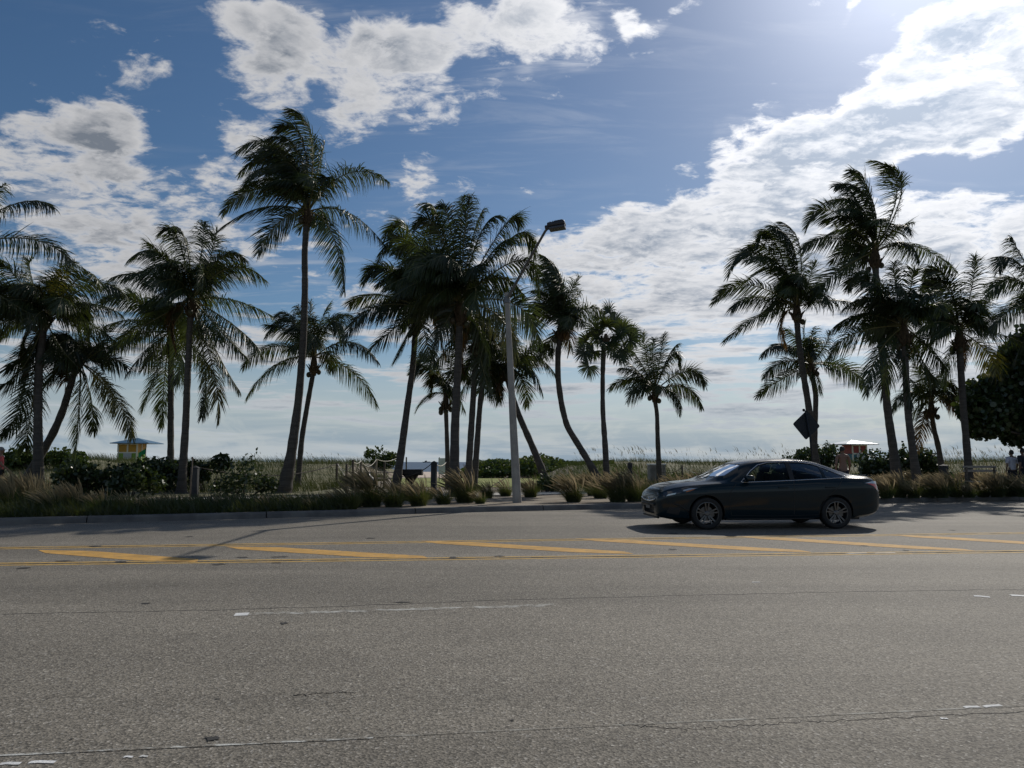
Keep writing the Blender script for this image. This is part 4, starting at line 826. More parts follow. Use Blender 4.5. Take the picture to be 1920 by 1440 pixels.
# lamp post
def lamp():
    Y = gnd(970, 942, .15)[1]; b = gnd(970, 942, .15); t_ = at(950, 549, Y); o = np.array([b[0], b[1], .14])
    root = thing('street_lamp', o, 'tall concrete street lamp leaning slightly, with an angled arm and boxy dark head', 'street lamp')
    P0 = b - o - UPZ * .1; P1 = t_ - o
    mb = MB(); k = 8; ring = []
    for i in range(24):
        s = i / 23; c = P0 + (P1 - P0) * s; r = .140 * (1 - s) + .074 * s
        for j in range(k):
            a = math.pi / 8 + j * math.pi / 4; rr = r / math.cos(math.pi / 8) * (.93 if j % 2 else 1)
            ring.append((c[0] + rr * math.cos(a), c[1] + rr * math.sin(a), c[2]))
    mb.add(ring, [(i * k + j, i * k + (j + 1) % k, (i + 1) * k + (j + 1) % k, (i + 1) * k + j) for i in range(23) for j in range(k)] + [tuple(range(k)), tuple(23 * k + j for j in range(k))])
    mb.build('pole', m_pole, root)
    mb = MB()
    c = P0 + (P1 - P0) * .97; mb.lathe([(.098, -.14), (.104, -.13), (.104, .04), (.098, .05)], c, 12)
    mb.build('clamp_bracket', m_steel, root)
    Yh = Y - 2.5; a0 = P0 + (P1 - P0) * .97; e = at(1022, 434, Yh) - o; m1 = at(985, 498, Y - 1.1) - o
    e2 = at(1029, 425, Yh - .15) - o
    mb = MB(); mb.tube([a0 - UPZ * .35, a0, a0 + (e - a0) * .5, e, e2], [.05, .05, .042, .036, .034], 10); mb.build('arm', m_steel, root, True)
    c = at(1044, 424, Yh - .15) - o
    # head: long axis runs along the arm's heading, tilted a little
    ax = nrm(np.array([1.0, -.22, 0])); M = Matrix.Translation(Vector(c)) @ Matrix(((ax[0], -ax[1], 0, 0), (ax[1], ax[0], 0, 0), (0, 0, 1, 0), (0, 0, 0, 1))) @ Matrix.Rotation(R(-6), 4, 'Y')
    mb = MB(); mb.box(-.26, .25, -.17, .17, -.02, .11, M=M, bev=.05); mb.box(-.34, -.2, -.08, .08, -.05, .06, M=M, bev=.03); mb.box(-.06, .2, -.11, .11, .105, .14, M=M, bev=.015)
    for k_ in range(5): mb.box(-.17 + k_ * .08, -.15 + k_ * .08, -.15, .15, .10, .125, M=M)
    mb.build('lamp_head', m_lampm, root, False)
    mb = MB(); mb.box(-.22, .24, -.155, .155, -.105, -.022, M=M, bev=.025); mb.build('lens_box', m_lens, root)
lamp()
# bollards
def bollard(px, ytop, Y, w, label, base_py=None):
    t_ = at(px, ytop, Y); g = float(height(t_[0], Y)); h = t_[2] - g; o = (t_[0], Y, g)
    root = thing('timber_bollard', o, label, 'bollard', 'dark timber bollards along the walk', rng.uniform(-.3, .3))
    mb = MB(); mb.box(-w / 2, w / 2, -w / 2, w / 2, -.05, h - .10, bev=.012); mb.build('post', m_dark, root)
    mb = MB(); mb.box(-w / 2 - .012, w / 2 + .012, -w / 2 - .012, w / 2 + .012, h - .10, h - .065, bev=.006); mb.add([(-w / 2, -w / 2, h - .065), (w / 2, -w / 2, h - .065), (w / 2, w / 2, h - .065), (-w / 2, w / 2, h - .065), (0, 0, h)], [(0, 1, 4), (1, 2, 4), (2, 3, 4), (3, 0, 4)])
    mb.build('cap', m_dark, root); return root
bollard(366, 873, 26.5, .24, 'dark square bollard beside a thin brown stake, left end of the sagging rope')
bollard(814, 864, 29.5, .21, 'dark bollard right of the charcoal grill with ropes on both sides')
bollard(1181, 866, 33, .21, 'dark bollard between the fan palm and the small neat palm')
bollard(1769, 870, 29.5, .23, 'dark bollard beside the short palm on the right')
# stake
p = gnd(356, 936, .15); st = MB(); st.tube([(0, 0, -.05), (.01, 0, .7), (.03, 0, 1.42)], [.03, .028, .025], 6)
so_ = st.build('stake', m_wood, None, True); so_.location = (p[0], p[1], .14); tag(so_, 'thin brown stake leaning against the left dark bollard', 'stake')
# rope fence posts
def post(px, ytop, Y, r, label, mat=None):
    t_ = at(px, ytop, Y); g = float(height(t_[0], Y)); h = max(.4, t_[2] - g); mb = MB()
    mb.lathe([(r, -.1), (r, h - .03), (r * .8, h)], (0, 0, 0), 8); o = mb.build('fence_post', mat or m_wood, None, True); o.location = (t_[0], Y, g)
    tag(o, label, 'post', 'posts of the rope fence'); return t_
PO = [(632, 868, 36, 'grey post at the left start of the white rope fence'), (650, 870, 33, 'post whose rope end hangs straight down to the ground'), (662, 862, 36, 'taller post just right of the hanging rope end'), (677, 865, 38, 'post where the white rope climbs above the picnic table'), (706, 860, 41, 'thin pale post right behind the picnic table'), (721, 866, 35, 'grey post in front of the picnic table top'), (746, 857, 44, 'dark post just left of the leaning palm trunk'), (762, 857, 46, 'thin dark post just right of the leaning palm trunk'), (837, 864, 34, 'thin post between the dark bollard and the pale board'), (1279, 872, 36, 'post of the low rope beyond the small neat palm'), (1020, 868, 55, 'post in the low hedge right of the lamp post'), (1015, 880, 34, 'short post at the end of the rope behind the lamp post')]
tops = {q[0]: post(q[0], q[1], q[2], .055 if q[0] in (632, 650, 662, 837) else .045, q[3], m_woodl if q[0] == 706 else m_wood) for q in PO}
def rope(a, b, sag, label, mat, r=.018):
    a = np.asarray(a); b = np.asarray(b); t_ = np.linspace(0, 1, 14)[:, None]; P = a + (b - a) * t_ - UPZ * sag * 4 * t_ * (1 - t_)
    mb = MB(); mb.tube(P, r, 6); o = mb.build('rope', mat, None, True); tag(o, label, 'rope', 'ropes between the posts')
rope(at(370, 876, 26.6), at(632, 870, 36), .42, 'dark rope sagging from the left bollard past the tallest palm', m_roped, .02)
rope(at(633, 869, 36), at(663, 866, 36), .38, 'white rope in a deep loop at the left start of the fence', m_rope)
rope(at(633, 870, 36), at(650, 897, 33), .02, 'white rope end hanging diagonally from the first post', m_rope, .013)
rope(at(663, 866, 36), at(677, 864, 38), .1, 'short white rope rising towards the picnic table', m_rope)
rope(at(678, 866, 38), at(706, 861, 41), .30, 'white rope looping above the left of the picnic table', m_rope)
rope(at(706, 861, 41), at(746, 858, 44), .16, 'pale rope nearly level above the right of the picnic table', m_rope)
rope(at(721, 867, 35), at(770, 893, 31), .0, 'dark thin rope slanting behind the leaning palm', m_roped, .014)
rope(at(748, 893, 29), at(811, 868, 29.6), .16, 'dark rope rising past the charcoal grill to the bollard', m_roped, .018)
rope(at(816, 869, 29.6), at(837, 866, 34), .14, 'white rope sagging from the dark bollard to the thin post', m_rope)
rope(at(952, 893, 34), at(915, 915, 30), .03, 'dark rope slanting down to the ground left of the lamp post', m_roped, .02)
rope(at(1282, 877, 36), at(1342, 872, 37), .34, 'pale rope sagging behind the car bonnet', m_rope, .016)
rope(at(1232, 882, 36), at(1279, 876, 36), .2, 'dark rope right of the concrete box', m_roped, .014)
# charcoal grill
def grill():
    Y = 30.5; c = at(772, 888, Y); g = float(height(c[0], Y)); o = np.array([c[0], Y, g]); u = pxm(Y)
    root = thing('park_grill', o, 'black pedestal charcoal grill left of the dark bollard', 'grill')
    zt = at(772, 880, Y)[2] - g; zb = at(772, 891, Y)[2] - g; w = 20 * u
    mb = MB(); mb.box(-w, w, -.24, .24, zb, zb + .03); mb.box(-w, w, .21, .24, zb, zt); mb.box(-w, w, -.24, -.21, zb, zt); mb.box(-w, -w + .03, -.21, .21, zb, zt); mb.box(w - .03, w, -.21, .21, zb, zt)
    mb.build('firebox', m_iron, root)
    mb = MB()
    for k in range(12): mb.tube([(-w + .05 + k * 2 * (w - .05) / 11, -.2, zt - .02), (-w + .05 + k * 2 * (w - .05) / 11, .2, zt - .02)], .008, 5)
    mb.build('grate', m_iron, root)
    mb = MB(); mb.add([(-w * .75, -.2, zb), (w * .6, -.2, zb), (w * .6, .2, zb), (-w * .75, .2, zb), (-.07, -.06, zb - .32), (.07, -.06, zb - .32), (.07, .06, zb - .32), (-.07, .06, zb - .32)], [(0, 1, 5, 4), (1, 2, 6, 5), (2, 3, 7, 6), (3, 0, 4, 7)])
    mb.build('ash_funnel', m_iron, root)
    mb = MB(); mb.tube([(0, 0, -.05), (0, 0, zb - .25)], .05, 10); mb.build('post', m_iron, root, True)
grill()
# picnic table
def picnic():
    Y = 36; c = at(716, 886, Y); g = float(height(c[0], Y)); o = (c[0], Y, g)
    root = thing('picnic_table', o, 'weathered wooden picnic table behind the white rope', 'table', None, R(4))
    mb = MB()
    for k in range(4): mb.box(-.92, .92, -.37 + k * .19, -.2 + k * .19, .73, .77, bev=.008)
    mb.build('table_top', m_woodl, root)
    for s in (-1, 1):
        mb = MB(); mb.box(-.95, .95, s * .72 - .13, s * .72 + .13, .43, .47, bev=.008); mb.build('seat', m_woodl, root)
        for t_ in (-1, 1):
            mb = MB(); mb.tube([(s * .62, t_ * .62, -.03), (s * .62, t_ * .22, .73)], .045, 4); mb.build('leg', m_wood, root)
        mb = MB(); mb.box(s * .62 - .03, s * .62 + .03, -.82, .82, .37, .43); mb.build('crossbar', m_wood, root)
picnic()
mb = MB(); mb.lathe([(.16, 0), (.24, .06), (.26, .25), (.2, .38), (.08, .44), (.05, .5)], (0, 0, 0), 12)
for v in range(len(mb.v)): mb.v[v] = tuple(np.array(mb.v[v]) * (1 + .06 * rng.normal(size=3)))
o = mb.build('rubbish_bag', material('black_bag', (.02, .018, .018), .35), None, True); p = at(690, 893, 35.2); o.location = (p[0], 35.2, float(height(p[0], 35.2))); o.scale = (1.5, 1.2, 1.35); tag(o, 'dark bag slumped at the left end of the picnic table', 'bag')
# pale board beside the beach gap
def board():
    Y = 47; c = at(832, 875, Y); g = float(height(c[0], Y)); u = pxm(Y); root = thing('notice_board', (c[0], Y, g), 'pale grey board on two legs at the edge of the beach opening', 'board')
    z0 = at(832, 889, Y)[2] - g; z1 = at(832, 859, Y)[2] - g
    mb = MB(); mb.box(-10 * u, 9 * u, -.02, .02, max(.12, z0), z1, bev=.01); mb.build('panel', material('board_grey', (.62, .64, .66), .6, var=(.55, .57, .60), scale=2), root)
    for s in (-8.5, 7.5):
        mb = MB(); mb.box(s * u - .03, s * u + .03, .025, .08, -.1, z1 + .05); mb.build('leg', m_steel, root)
board()
# concrete bin with pale lid
def bin_():
    Y = 38.6; c = at(1231, 890, Y); g = float(height(c[0], Y)); u = pxm(Y); root = thing('litter_bin', (c[0], Y, g), 'square concrete litter bin with a pale lid behind the trunk of the small neat palm', 'bin')
    h = at(1230, 872, Y)[2] - g; w = 14.5 * u
    mb = MB(); mb.box(-w, w, -w, w, 0, h, bev=.03)
    for k in range(5): mb.box(-w * .8 + k * w * .36, -w * .8 + k * w * .36 + .06, -w - .015, -w - .002, .1, h - .12)
    mb.build('body', m_conc, root)
    mb = MB(); mb.box(-w - .03, w + .03, -w - .03, w + .03, h, h + .07, bev=.02); mb.build('lid', m_white, root)
bin_()
# wooden bench on the right
def bench():
    Y = 31; c = at(1838, 880, Y); g = float(height(c[0], Y)); root = thing('park_bench', (c[0], Y, g), 'pale wooden bench rail left of the white shirted person', 'bench', None, R(6))
    h = at(1838, 875, Y)[2] - g
    mb = MB()
    for k in range(2): mb.box(-.75, .75, .02, .06, h - .06 - k * .16, h + .04 - k * .16, bev=.008)
    mb.build('backrest', m_woodl, root)
    mb = MB()
    for k in range(3): mb.box(-.75, .75, -.42 + k * .14, -.30 + k * .14, .42, .46, bev=.006)
    mb.build('seat', m_woodl, root)
    for s in (-.62, .62):
        for y in (-.36, .0):
            mb = MB(); mb.box(s - .035, s + .035, y - .03, y + .015, -.03, .42 if y < -.1 else h - .02); mb.build('leg', m_wood, root)
bench()
# diamond warning sign seen from behind
def sign():
    Y = 26.6; c = at(1512, 797, Y); u = pxm(Y); g = .14; o = np.array([c[0], Y, g])
    root = thing('road_sign', o, 'dark back of a diamond road sign tilted on its post above the car', 'sign')
    zc = c[2] - g; s = 27 * u; bm = bmesh.new()
    M = Matrix.Translation((0, -.0, zc)) @ Matrix.Rotation(R(4), 4, 'Y') @ Matrix.Rotation(R(10), 4, 'Z')
    r = .12; pts = []
    for k in range(4):
        a0 = k * math.pi / 2
        for j in range(-2, 3):
            a = a0 + j * .06; rad = s * (1 - .028 * abs(j) ** 1.2 - .0) ; pts.append((rad * math.cos(a), rad * math.sin(a)))
    mb = MB(); mb.prism([(x, z) for x, z in pts], -.004, .004); mb.v = [tuple(M @ Vector(v)) for v in mb.v]; mb.build('sign_plate', m_back, root)
    mb = MB()
    for z in (-.3, .3): mb.box(-.16, .16, -.03, -.006, z * s * 1.6 - .02, z * s * 1.6 + .02)
    mb.v = [tuple(M @ Vector(v)) for v in mb.v]; mb.build('bracket', m_back, root)
    mb = MB(); mb.tube([at(1523, 880, Y) - o - UPZ * .3, at(1519, 822, Y) - o + np.array([0, -.04, 0]), at(1509, 770, Y) - o + np.array([0, -.04, 0])], .028, 8); mb.build('post', m_back, root, True)
    mb = MB(); q = at(1507, 769, Y) - o; mb.lathe([(.02, -.05), (.045, -.03), (.05, .03), (.02, .05)], q, 10); mb.box(q[0], q[0] + .10, q[1] - .03, q[1] + .03, q[2] - .05, q[2] - .01); mb.build('reflector_knob', m_back, root, True)
sign()
# beach huts
def hut(Y, xl, xr, yr_l, yr_r, yeave, yapex, xapex, label, cu, cl, croof, name='lifeguard_hut', rz=0.0):
    c = at((xl + xr) / 2, yeave, Y); g = float(height(c[0], Y)); g = min(g, .2); u = pxm(Y); o = np.array([c[0], Y, g])
    root = thing(name, o, label, 'lifeguard hut', None, rz)
    w = (xr - xl) / 2 * u; ze = c[2] - g; dp = w * .95; zf = ze - 42 * u
    mU = material(name + '_upper_paint', cu, .6, var=tuple(k * .8 for k in cu), scale=3); mL = material(name + '_lower_paint', cl, .6, var=tuple(k * .85 for k in cl), scale=3)
    mR = material(name + '_roof_metal', croof, .5, .1); zm = ze - (ze - zf) * .40
    mb = MB(); mb.box(-w, w, -dp, dp, zf, zm); mb.build('lower_wall', mL, root)
    mb = MB(); mb.box(-w, w, -dp, dp, zm + .002, ze); mb.build('upper_wall', mU, root)
    mb = MB()
    for x in (-w, 0, w): mb.box(x - .09, x + .09, -dp - .05, -dp - .003, zm + .08, ze)
    mb.box(-w - .02, w + .02, -dp - .06, -dp - .004, zm - .07, zm + .08); mb.box(-w - .02, w + .02, -dp - .06, -dp - .004, ze - .14, ze + .0)
    for x in (-w, w): mb.box(x - .09, x + .09, -dp - .05, -dp - .003, zf, zm - .07)
    for y in (-dp * .98, 0, dp * .98): mb.box(w + .003, w + .05, y - .08, y + .08, zf, ze)
    mb.build('trim', material(name + '_trim', (.66, .62, .5), .6), root)
    mb = MB(); mb.box(-.45, .55, -dp - .09, -dp - .062, zf + .85, zf + .85 + .75); mb.build('panel', material(name + '_panel', (.38, .40, .40), .5), root)
    ov = ((yr_r - yr_l) / 2) * u; za = (at(xapex, yapex, Y)[2]) - g; mb = MB(); xa = (xapex - (xl + xr) / 2) * u; xc = ((yr_l + yr_r) / 2 - (xl + xr) / 2) * u
    A = [(xc - ov, -dp - .9, ze - .02), (xc + ov, -dp - .9, ze - .02), (xc + ov, dp + .9, ze - .02), (xc - ov, dp + .9, ze - .02)]
    mb.add(A + [(xa, 0, za)] + [(x, y, z + .09) for x, y, z in A], [(3, 2, 1, 0), (5, 6, 4), (6, 7, 4), (7, 8, 4), (8, 5, 4), (0, 1, 6, 5), (1, 2, 7, 6), (2, 3, 8, 7), (3, 0, 5, 8)])
    mb.build('roof', mR, root)
    mb = MB()
    for x in (-w * .8, w * .8):
        for y in (-dp * .8, dp * .8): mb.box(x - .1, x + .1, y - .1, y + .1, -.3, zf)
    mb.box(-w - .5, w + .5, -dp - .5, dp + .5, zf - .12, zf - .002); mb.build('stilts', m_woodl, root)
    return root
hut(92, 231, 266, 222, 293, 832, 821, 258, 'yellow and green lifeguard hut with a blue grey hipped roof', (.50, .26, .015), (.17, .30, .03), (.07, .16, .25))
hut(84, 1586, 1616, 1562, 1632, 834, 825, 1596, 'lifeguard hut with a red band, blue panels and a shining white roof', (.28, .04, .03), (.04, .15, .19), (.42, .47, .52), rz=R(14))
# green flag
Y = 60; a = at(271, 862, Y); b = at(276, 842, Y); g = float(height(a[0], Y)); root = thing('beach_flag', (a[0], Y, g), 'green flag on a short pole beside the yellow and green hut', 'flag')
o = np.array([a[0], Y, g]); h = b[2] - g
mb = MB(); mb.tube([(0, 0, -.1), (.1, 0, h + .1)], .03, 6); mb.build('pole', m_steel, root, True)
gx, gz = np.meshgrid(np.linspace(0, 1, 10), np.linspace(0, 1, 6)); fx = .1 - gx * .62; fy = .07 * np.sin(gx * 7); fz = h - gz * .42 - gx * .25 + .05 * np.sin(gx * 6)
mesh_obj('cloth', np.stack([fx, fy, fz], -1).reshape(-1, 3), np.array([(j * 10 + i, j * 10 + i + 1, (j + 1) * 10 + i + 1, (j + 1) * 10 + i) for j in range(5) for i in range(9)]), material('flag_green', (.01, .20, .07), .8), root, None, True)
# ship on the horizon
Y = 2600; c = at(799, 866, Y); root = thing('ship', (c[0], Y, -.9), 'tiny dark ship on the sea horizon beyond the beach opening', 'ship'); u = pxm(Y)
m_ship = material('ship_grey', (.08, .09, .10), .7)
mb = MB(); mb.prism([(-7 * u, 2.6), (8 * u, 3.4), (6.4 * u, 0), (-6 * u, 0)], -4, 4); mb.build('hull', m_ship, root)
mb = MB(); mb.box(-2.5 * u, 1.5 * u, -3, 3, 2.9, 2.9 + 1.8 * u, bev=.3); mb.box(-.4 * u, .1 * u, -.6, .6, 2.9 + 1.8 * u, 2.9 + 3.2 * u); mb.build('cabin', m_ship, root)
# ------------------------------------------------------------------ the car
m_paint = bpy.data.materials.new('car_paint'); m_paint.use_nodes = True
b = m_paint.node_tree.nodes['Principled BSDF']; b.inputs['Base Color'].default_value = (.0025, .013, .019, 1); b.inputs['Metallic'].default_value = 0; b.inputs['Specular IOR Level'].default_value = .12
b.inputs['Roughness'].default_value = .32; b.inputs['Coat Weight'].default_value = .5; b.inputs['Coat Roughness'].default_value = .06
m_trimb = material('black_plastic', (.010, .010, .011), .55)
m_inter = material('car_interior', (.022, .022, .024), .8, var=(.03, .03, .032), scale=10)
m_seat = material('seat_fabric', (.035, .035, .038), .85)
m_chrome = material('bright_trim', (.62, .63, .65), .18, 1.0)
m_tyre = material('tyre_rubber', (.012, .012, .012), .75, bump=.1, bscale=60)
m_rim = material('alloy_rim', (.13, .135, .14), .35, .85)
m_disc = material('brake_disc', (.12, .12, .12), .4, .9)
m_red = material('tail_lamp_red', (.50, .012, .012), .12, coat=1)
m_clear = material('lamp_clear', (.55, .57, .58), .1, .3, coat=1)
m_amber = material('lamp_amber', (.55, .16, .02), .2, coat=1)
m_lampd = material('lamp_smoked', (.03, .032, .035), .08, coat=1)
m_glass = bpy.data.materials.new('car_glass'); m_glass.use_nodes = True; t = m_glass.node_tree; t.nodes.clear(); nt = NT(t)
tr = nt.n('ShaderNodeBsdfTransparent'); tr.inputs[0].default_value = (.44, .50, .48, 1); gl = nt.n('ShaderNodeBsdfGlossy'); gl.inputs['Roughness'].default_value = .02
fr = nt.n('ShaderNodeFresnel'); fr.inputs[0].default_value = 1.5; mx = nt.n('ShaderNodeMixShader'); nt.L.new(nt.math('MULTIPLY', fr.outputs[0], .18, clamp=True), mx.inputs[0]); nt.L.new(tr.outputs[0], mx.inputs[1]); nt.L.new(gl.outputs[0], mx.inputs[2])
ou = nt.n('ShaderNodeOutputMaterial'); nt.L.new(mx.outputs[0], ou.inputs[0])

m_screen = m_glass.copy(); m_screen.name = 'windscreen_glass'
for n_ in m_screen.node_tree.nodes:
    if n_.type == 'MATH': n_.inputs[1].default_value = 1.5
    if n_.type == 'BSDF_TRANSPARENT': n_.inputs[0].default_value = (.40, .50, .48, 1)
PSI = R(4.6)
fw = gnd(1322, 992.6)[:2]; rw = gnd(1568.5, 991)[:2]
CT = np.array([math.cos(PSI), math.sin(PSI)]); CN = np.array([-CT[1], CT[0]])
mid = (fw + rw) / 2
WB = 2.775; FA = .985
car_o = mid - CT * (FA + WB / 2) + CN * .80                     # nose point on the centre line
car = thing('parked_car' if False else 'car', (car_o[0], car_o[1], 0), 'dark green-black four-door saloon car driving to the left', 'car', None, PSI)
def prof(pts): a = np.array(pts, float); return a[:, 0], a[:, 1]
KN = dict(
 zb=[(0, .34), (.03, .27), (.09, .235), (.25, .20), (.6, .185), (1.5, .18), (3.2, .18), (4.2, .21), (4.55, .25), (4.72, .30), (4.82, .36), (4.85, .44)],
 zs=[(0, .60), (.03, .675), (.08, .735), (.18, .795), (.35, .84), (.6, .88), (1.0, .915), (1.5, .945), (2.2, .962), (3.0, .99), (3.6, 1.02), (4.1, 1.035), (4.5, 1.03), (4.66, 1.0), (4.74, .93), (4.80, .80), (4.83, .68), (4.85, .58)],
 zt=[(0, .64), (.03, .72), (.08, .80), (.18, .87), (.35, .925), (.6, .965), (1.0, 1.006), (1.12, 1.03), (1.3, 1.125), (1.5, 1.225), (1.7, 1.315), (1.86, 1.378), (2.0, 1.412), (2.2, 1.442), (2.5, 1.463), (2.85, 1.468), (3.2, 1.455), (3.5, 1.415), (3.8, 1.325), (4.05, 1.225), (4.25, 1.145), (4.38, 1.110), (4.55, 1.098), (4.68, 1.085), (4.735, 1.02), (4.79, .87), (4.83, .72), (4.85, .61)],
 w=[(0, .63), (.03, .70), (.08, .755), (.18, .79), (.35, .845), (.6, .882), (1.0, .905), (1.5, .91), (2.5, .912), (3.5, .912), (4.1, .902), (4.4, .878), (4.6, .835), (4.73, .78), (4.82, .71), (4.85, .62)],
 wr=[(0, .40), (.1, .52), (.35, .62), (1.0, .68), (1.15, .70), (1.4, .73), (1.55, .72), (1.75, .675), (1.95, .625), (2.2, .60), (2.6, .585), (3.2, .575), (3.6, .575), (3.9, .61), (4.15, .66), (4.35, .70), (4.6, .66), (4.75, .60), (4.85, .45)],
 zr=[(0, .625), (.03, .705), (.08, .78), (.18, .848), (.35, .90), (.6, .938), (1.0, .965), (1.2, .985), (1.42, 1.01), (1.55, 1.07), (1.7, 1.16), (1.85, 1.255), (2.0, 1.325), (2.2, 1.372), (2.5, 1.398), (2.85, 1.402), (3.2, 1.388), (3.5, 1.338), (3.75, 1.255), (3.95, 1.17), (4.12, 1.105), (4.3, 1.08), (4.55, 1.075), (4.68, 1.06), (4.735, 1.0), (4.79, .85), (4.83, .705), (4.85, .60)])
_xs = np.linspace(0, 4.85, 486)
SM = {}
for k_, pts_ in KN.items():
    a_, b_ = prof(pts_); y_ = np.interp(_xs, a_, b_)
    sg = np.minimum(1, np.minimum(_xs, 4.85 - _xs) / .25)           # smooth the middle, keep the tight ends
    ker = np.hanning(23); ker /= ker.sum(); ys = np.convolve(np.pad(y_, 11, 'edge'), ker, 'valid'); SM[k_] = y_ * (1 - sg) + ys * sg
def Sx(k_, x): return np.interp(x, _xs, SM[k_])
def section(x, sh=0.0):
    """half section from the bottom centre to the roof centre, (y, z); sh shrinks it inwards"""
    zb, zs, zt, w, wr, zr = (float(Sx(k_, x)) for k_ in ('zb', 'zs', 'zt', 'w', 'wr', 'zr'))
    wg = .935 * w; L = lambda a, b, f: a + (b - a) * f
    P = [(0, zb), (.55 * w, zb), (.86 * w, zb + .005), (.945 * w, zb + .05), (.975 * w, zb + .13), (.985 * w, L(zb, zs, .42)), (.992 * w, L(zb, zs, .60)), (1.0 * w, L(zb, zs, .74)), (.995 * w, L(zb, zs, .86)), (.975 * w, L(zb, zs, .955)), (wg + .012, zs), (wg - .004, zs + .012)]
    cab = max(0.0, min(1.0, (zr - zs - .05) / .12))
    for f in (.25, .5, .75):
        y = L(wg - .004, wr, f); z = L(zs + .012, zr, f); bul = .022 * math.sin(f * math.pi) * cab; P.append((y + bul, z + bul * .3))
    P += [(wr, zr), (wr * .93, L(zr, zt, .42)), (wr * .78, L(zr, zt, .68)), (wr * .5, L(zr, zt, .89)), (wr * .22, L(zr, zt, .98)), (0, zt)]
    return P
def loft(stations, secf, name, mat):
    V = []; n = None
    for x in stations:
        h = secf(x); ring = [(x, -y, z) for y, z in h] + [(x, y, z) for y, z in h[-2:0:-1]]; n = len(ring); V += ring
    Fc = [(i * n + j, i * n + (j + 1) % n, (i + 1) * n + (j + 1) % n, (i + 1) * n + j) for i in range(len(stations) - 1) for j in range(n)]
    Fc += [tuple(range(n)), tuple((len(stations) - 1) * n + j for j in range(n - 1, -1, -1))]
    o = mesh_obj(name, V, Fc, mat, None, None, True)
    bm = bmesh.new(); bm.from_mesh(o.data); bmesh.ops.recalc_face_normals(bm, faces=bm.faces); bm.to_mesh(o.data); bm.free(); return o
st = np.unique(np.concatenate([[0, .012, .03, .055, .08, .12, .18], np.arange(.25, 4.55, .06), [4.6, 4.64, 4.68, 4.71, 4.735, 4.76, 4.79, 4.81, 4.83, 4.842, 4.85]]))
body = loft(st, section, 'body', m_paint)
def cavity_sec(x):
    zb, zs, zt, w, wr, zr = (float(Sx(k_, x)) for k_ in ('zb', 'zs', 'zt', 'w', 'wr', 'zr'))
    zr2 = max(zr - .035, .62); zs2 = max(min(zs - .02, zr2 - .02), .6); zt2 = max(zt - .045, zr2 + .01)
    return [(0, .42), (.6 * w, .42), (.80 * w, .45), (.86 * w, zs2 - .1), (.875 * w, zs2), (min(.875 * w, (.9 * w + wr) / 2 - .04), (zs2 + zr2) / 2), (wr - .045, zr2), (wr * .6, (zr2 + zt2) / 2 + .01), (0, zt2)]
cuts = [loft(np.linspace(1.30, 4.05, 34), cavity_sec, 'cut', m_inter)]
SIDEW = [[(1.80, .985), (2.02, 1.185), (2.20, 1.300), (2.42, 1.355), (2.80, 1.372), (2.80, 1.018), (2.2, .995)],
         [(2.90, 1.022), (2.90, 1.372), (3.2, 1.362), (3.40, 1.326), (3.53, 1.285), (3.53, 1.052)],
         [(3.59, 1.056), (3.59, 1.262), (3.76, 1.195), (3.98, 1.085), (3.86, 1.066)]]
for q in SIDEW:
    mb = MB(); mb.prism(q, -1.2, 1.2); cuts.append(mb.build('cut', m_trimb))
WS = [(1.14, 0), (1.16, .30), (1.27, .52), (1.45, .66), (1.86, .545), (1.82, .3), (1.80, 0)]
RWN = [(3.46, 0), (3.47, .25), (3.52, .45), (4.02, .56), (4.14, .45), (4.2, .25), (4.22, 0)]
def zprism(half, z0, z1):
    poly = half + [(x, -y) for x, y in half[-2:0:-1]]; mb = MB(); k = len(poly)
    mb.add([(x, y, z0) for x, y in poly] + [(x, y, z1) for x, y in poly], [tuple(range(k)), tuple(range(2 * k - 1, k - 1, -1))] + [(i, i + k, (i + 1) % k + k, (i + 1) % k) for i in range(k)]); return mb.build('cut', m_trimb)
cuts += [zprism(WS, .93, 1.7), zprism(RWN, 1.0, 1.7)]
for ax_ in (FA, FA + WB):
    for s in (-1, 1):
        mb = MB(); mb.lathe([(.372, -.30 * 1), (.372, .30)], (ax_, s * .82, .335), 40, 0, 'y'); cuts.append(mb.build('cut', m_trimb))
# mouth of the grille and lower intake
mb = MB(); mb.box(-.2, .10, -.40, .40, .30, .44, bev=.02); cuts.append(mb.build('cut', m_trimb))
for c in cuts:
    md = body.modifiers.new('cut', 'BOOLEAN'); md.operation = 'DIFFERENCE'; md.object = c; md.solver = 'EXACT'
    try: md.material_mode = 'TRANSFER'
    except Exception: pass
bpy.context.view_layer.update()
dg = bpy.context.evaluated_depsgraph_get(); me = bpy.data.meshes.new_from_object(body.evaluated_get(dg)); body.modifiers.clear(); body.data = me
for c in cuts: bpy.data.objects.remove(c, do_unlink=True)
try: me.set_sharp_from_angle(angle=R(32))
except Exception: pass
body.parent = car
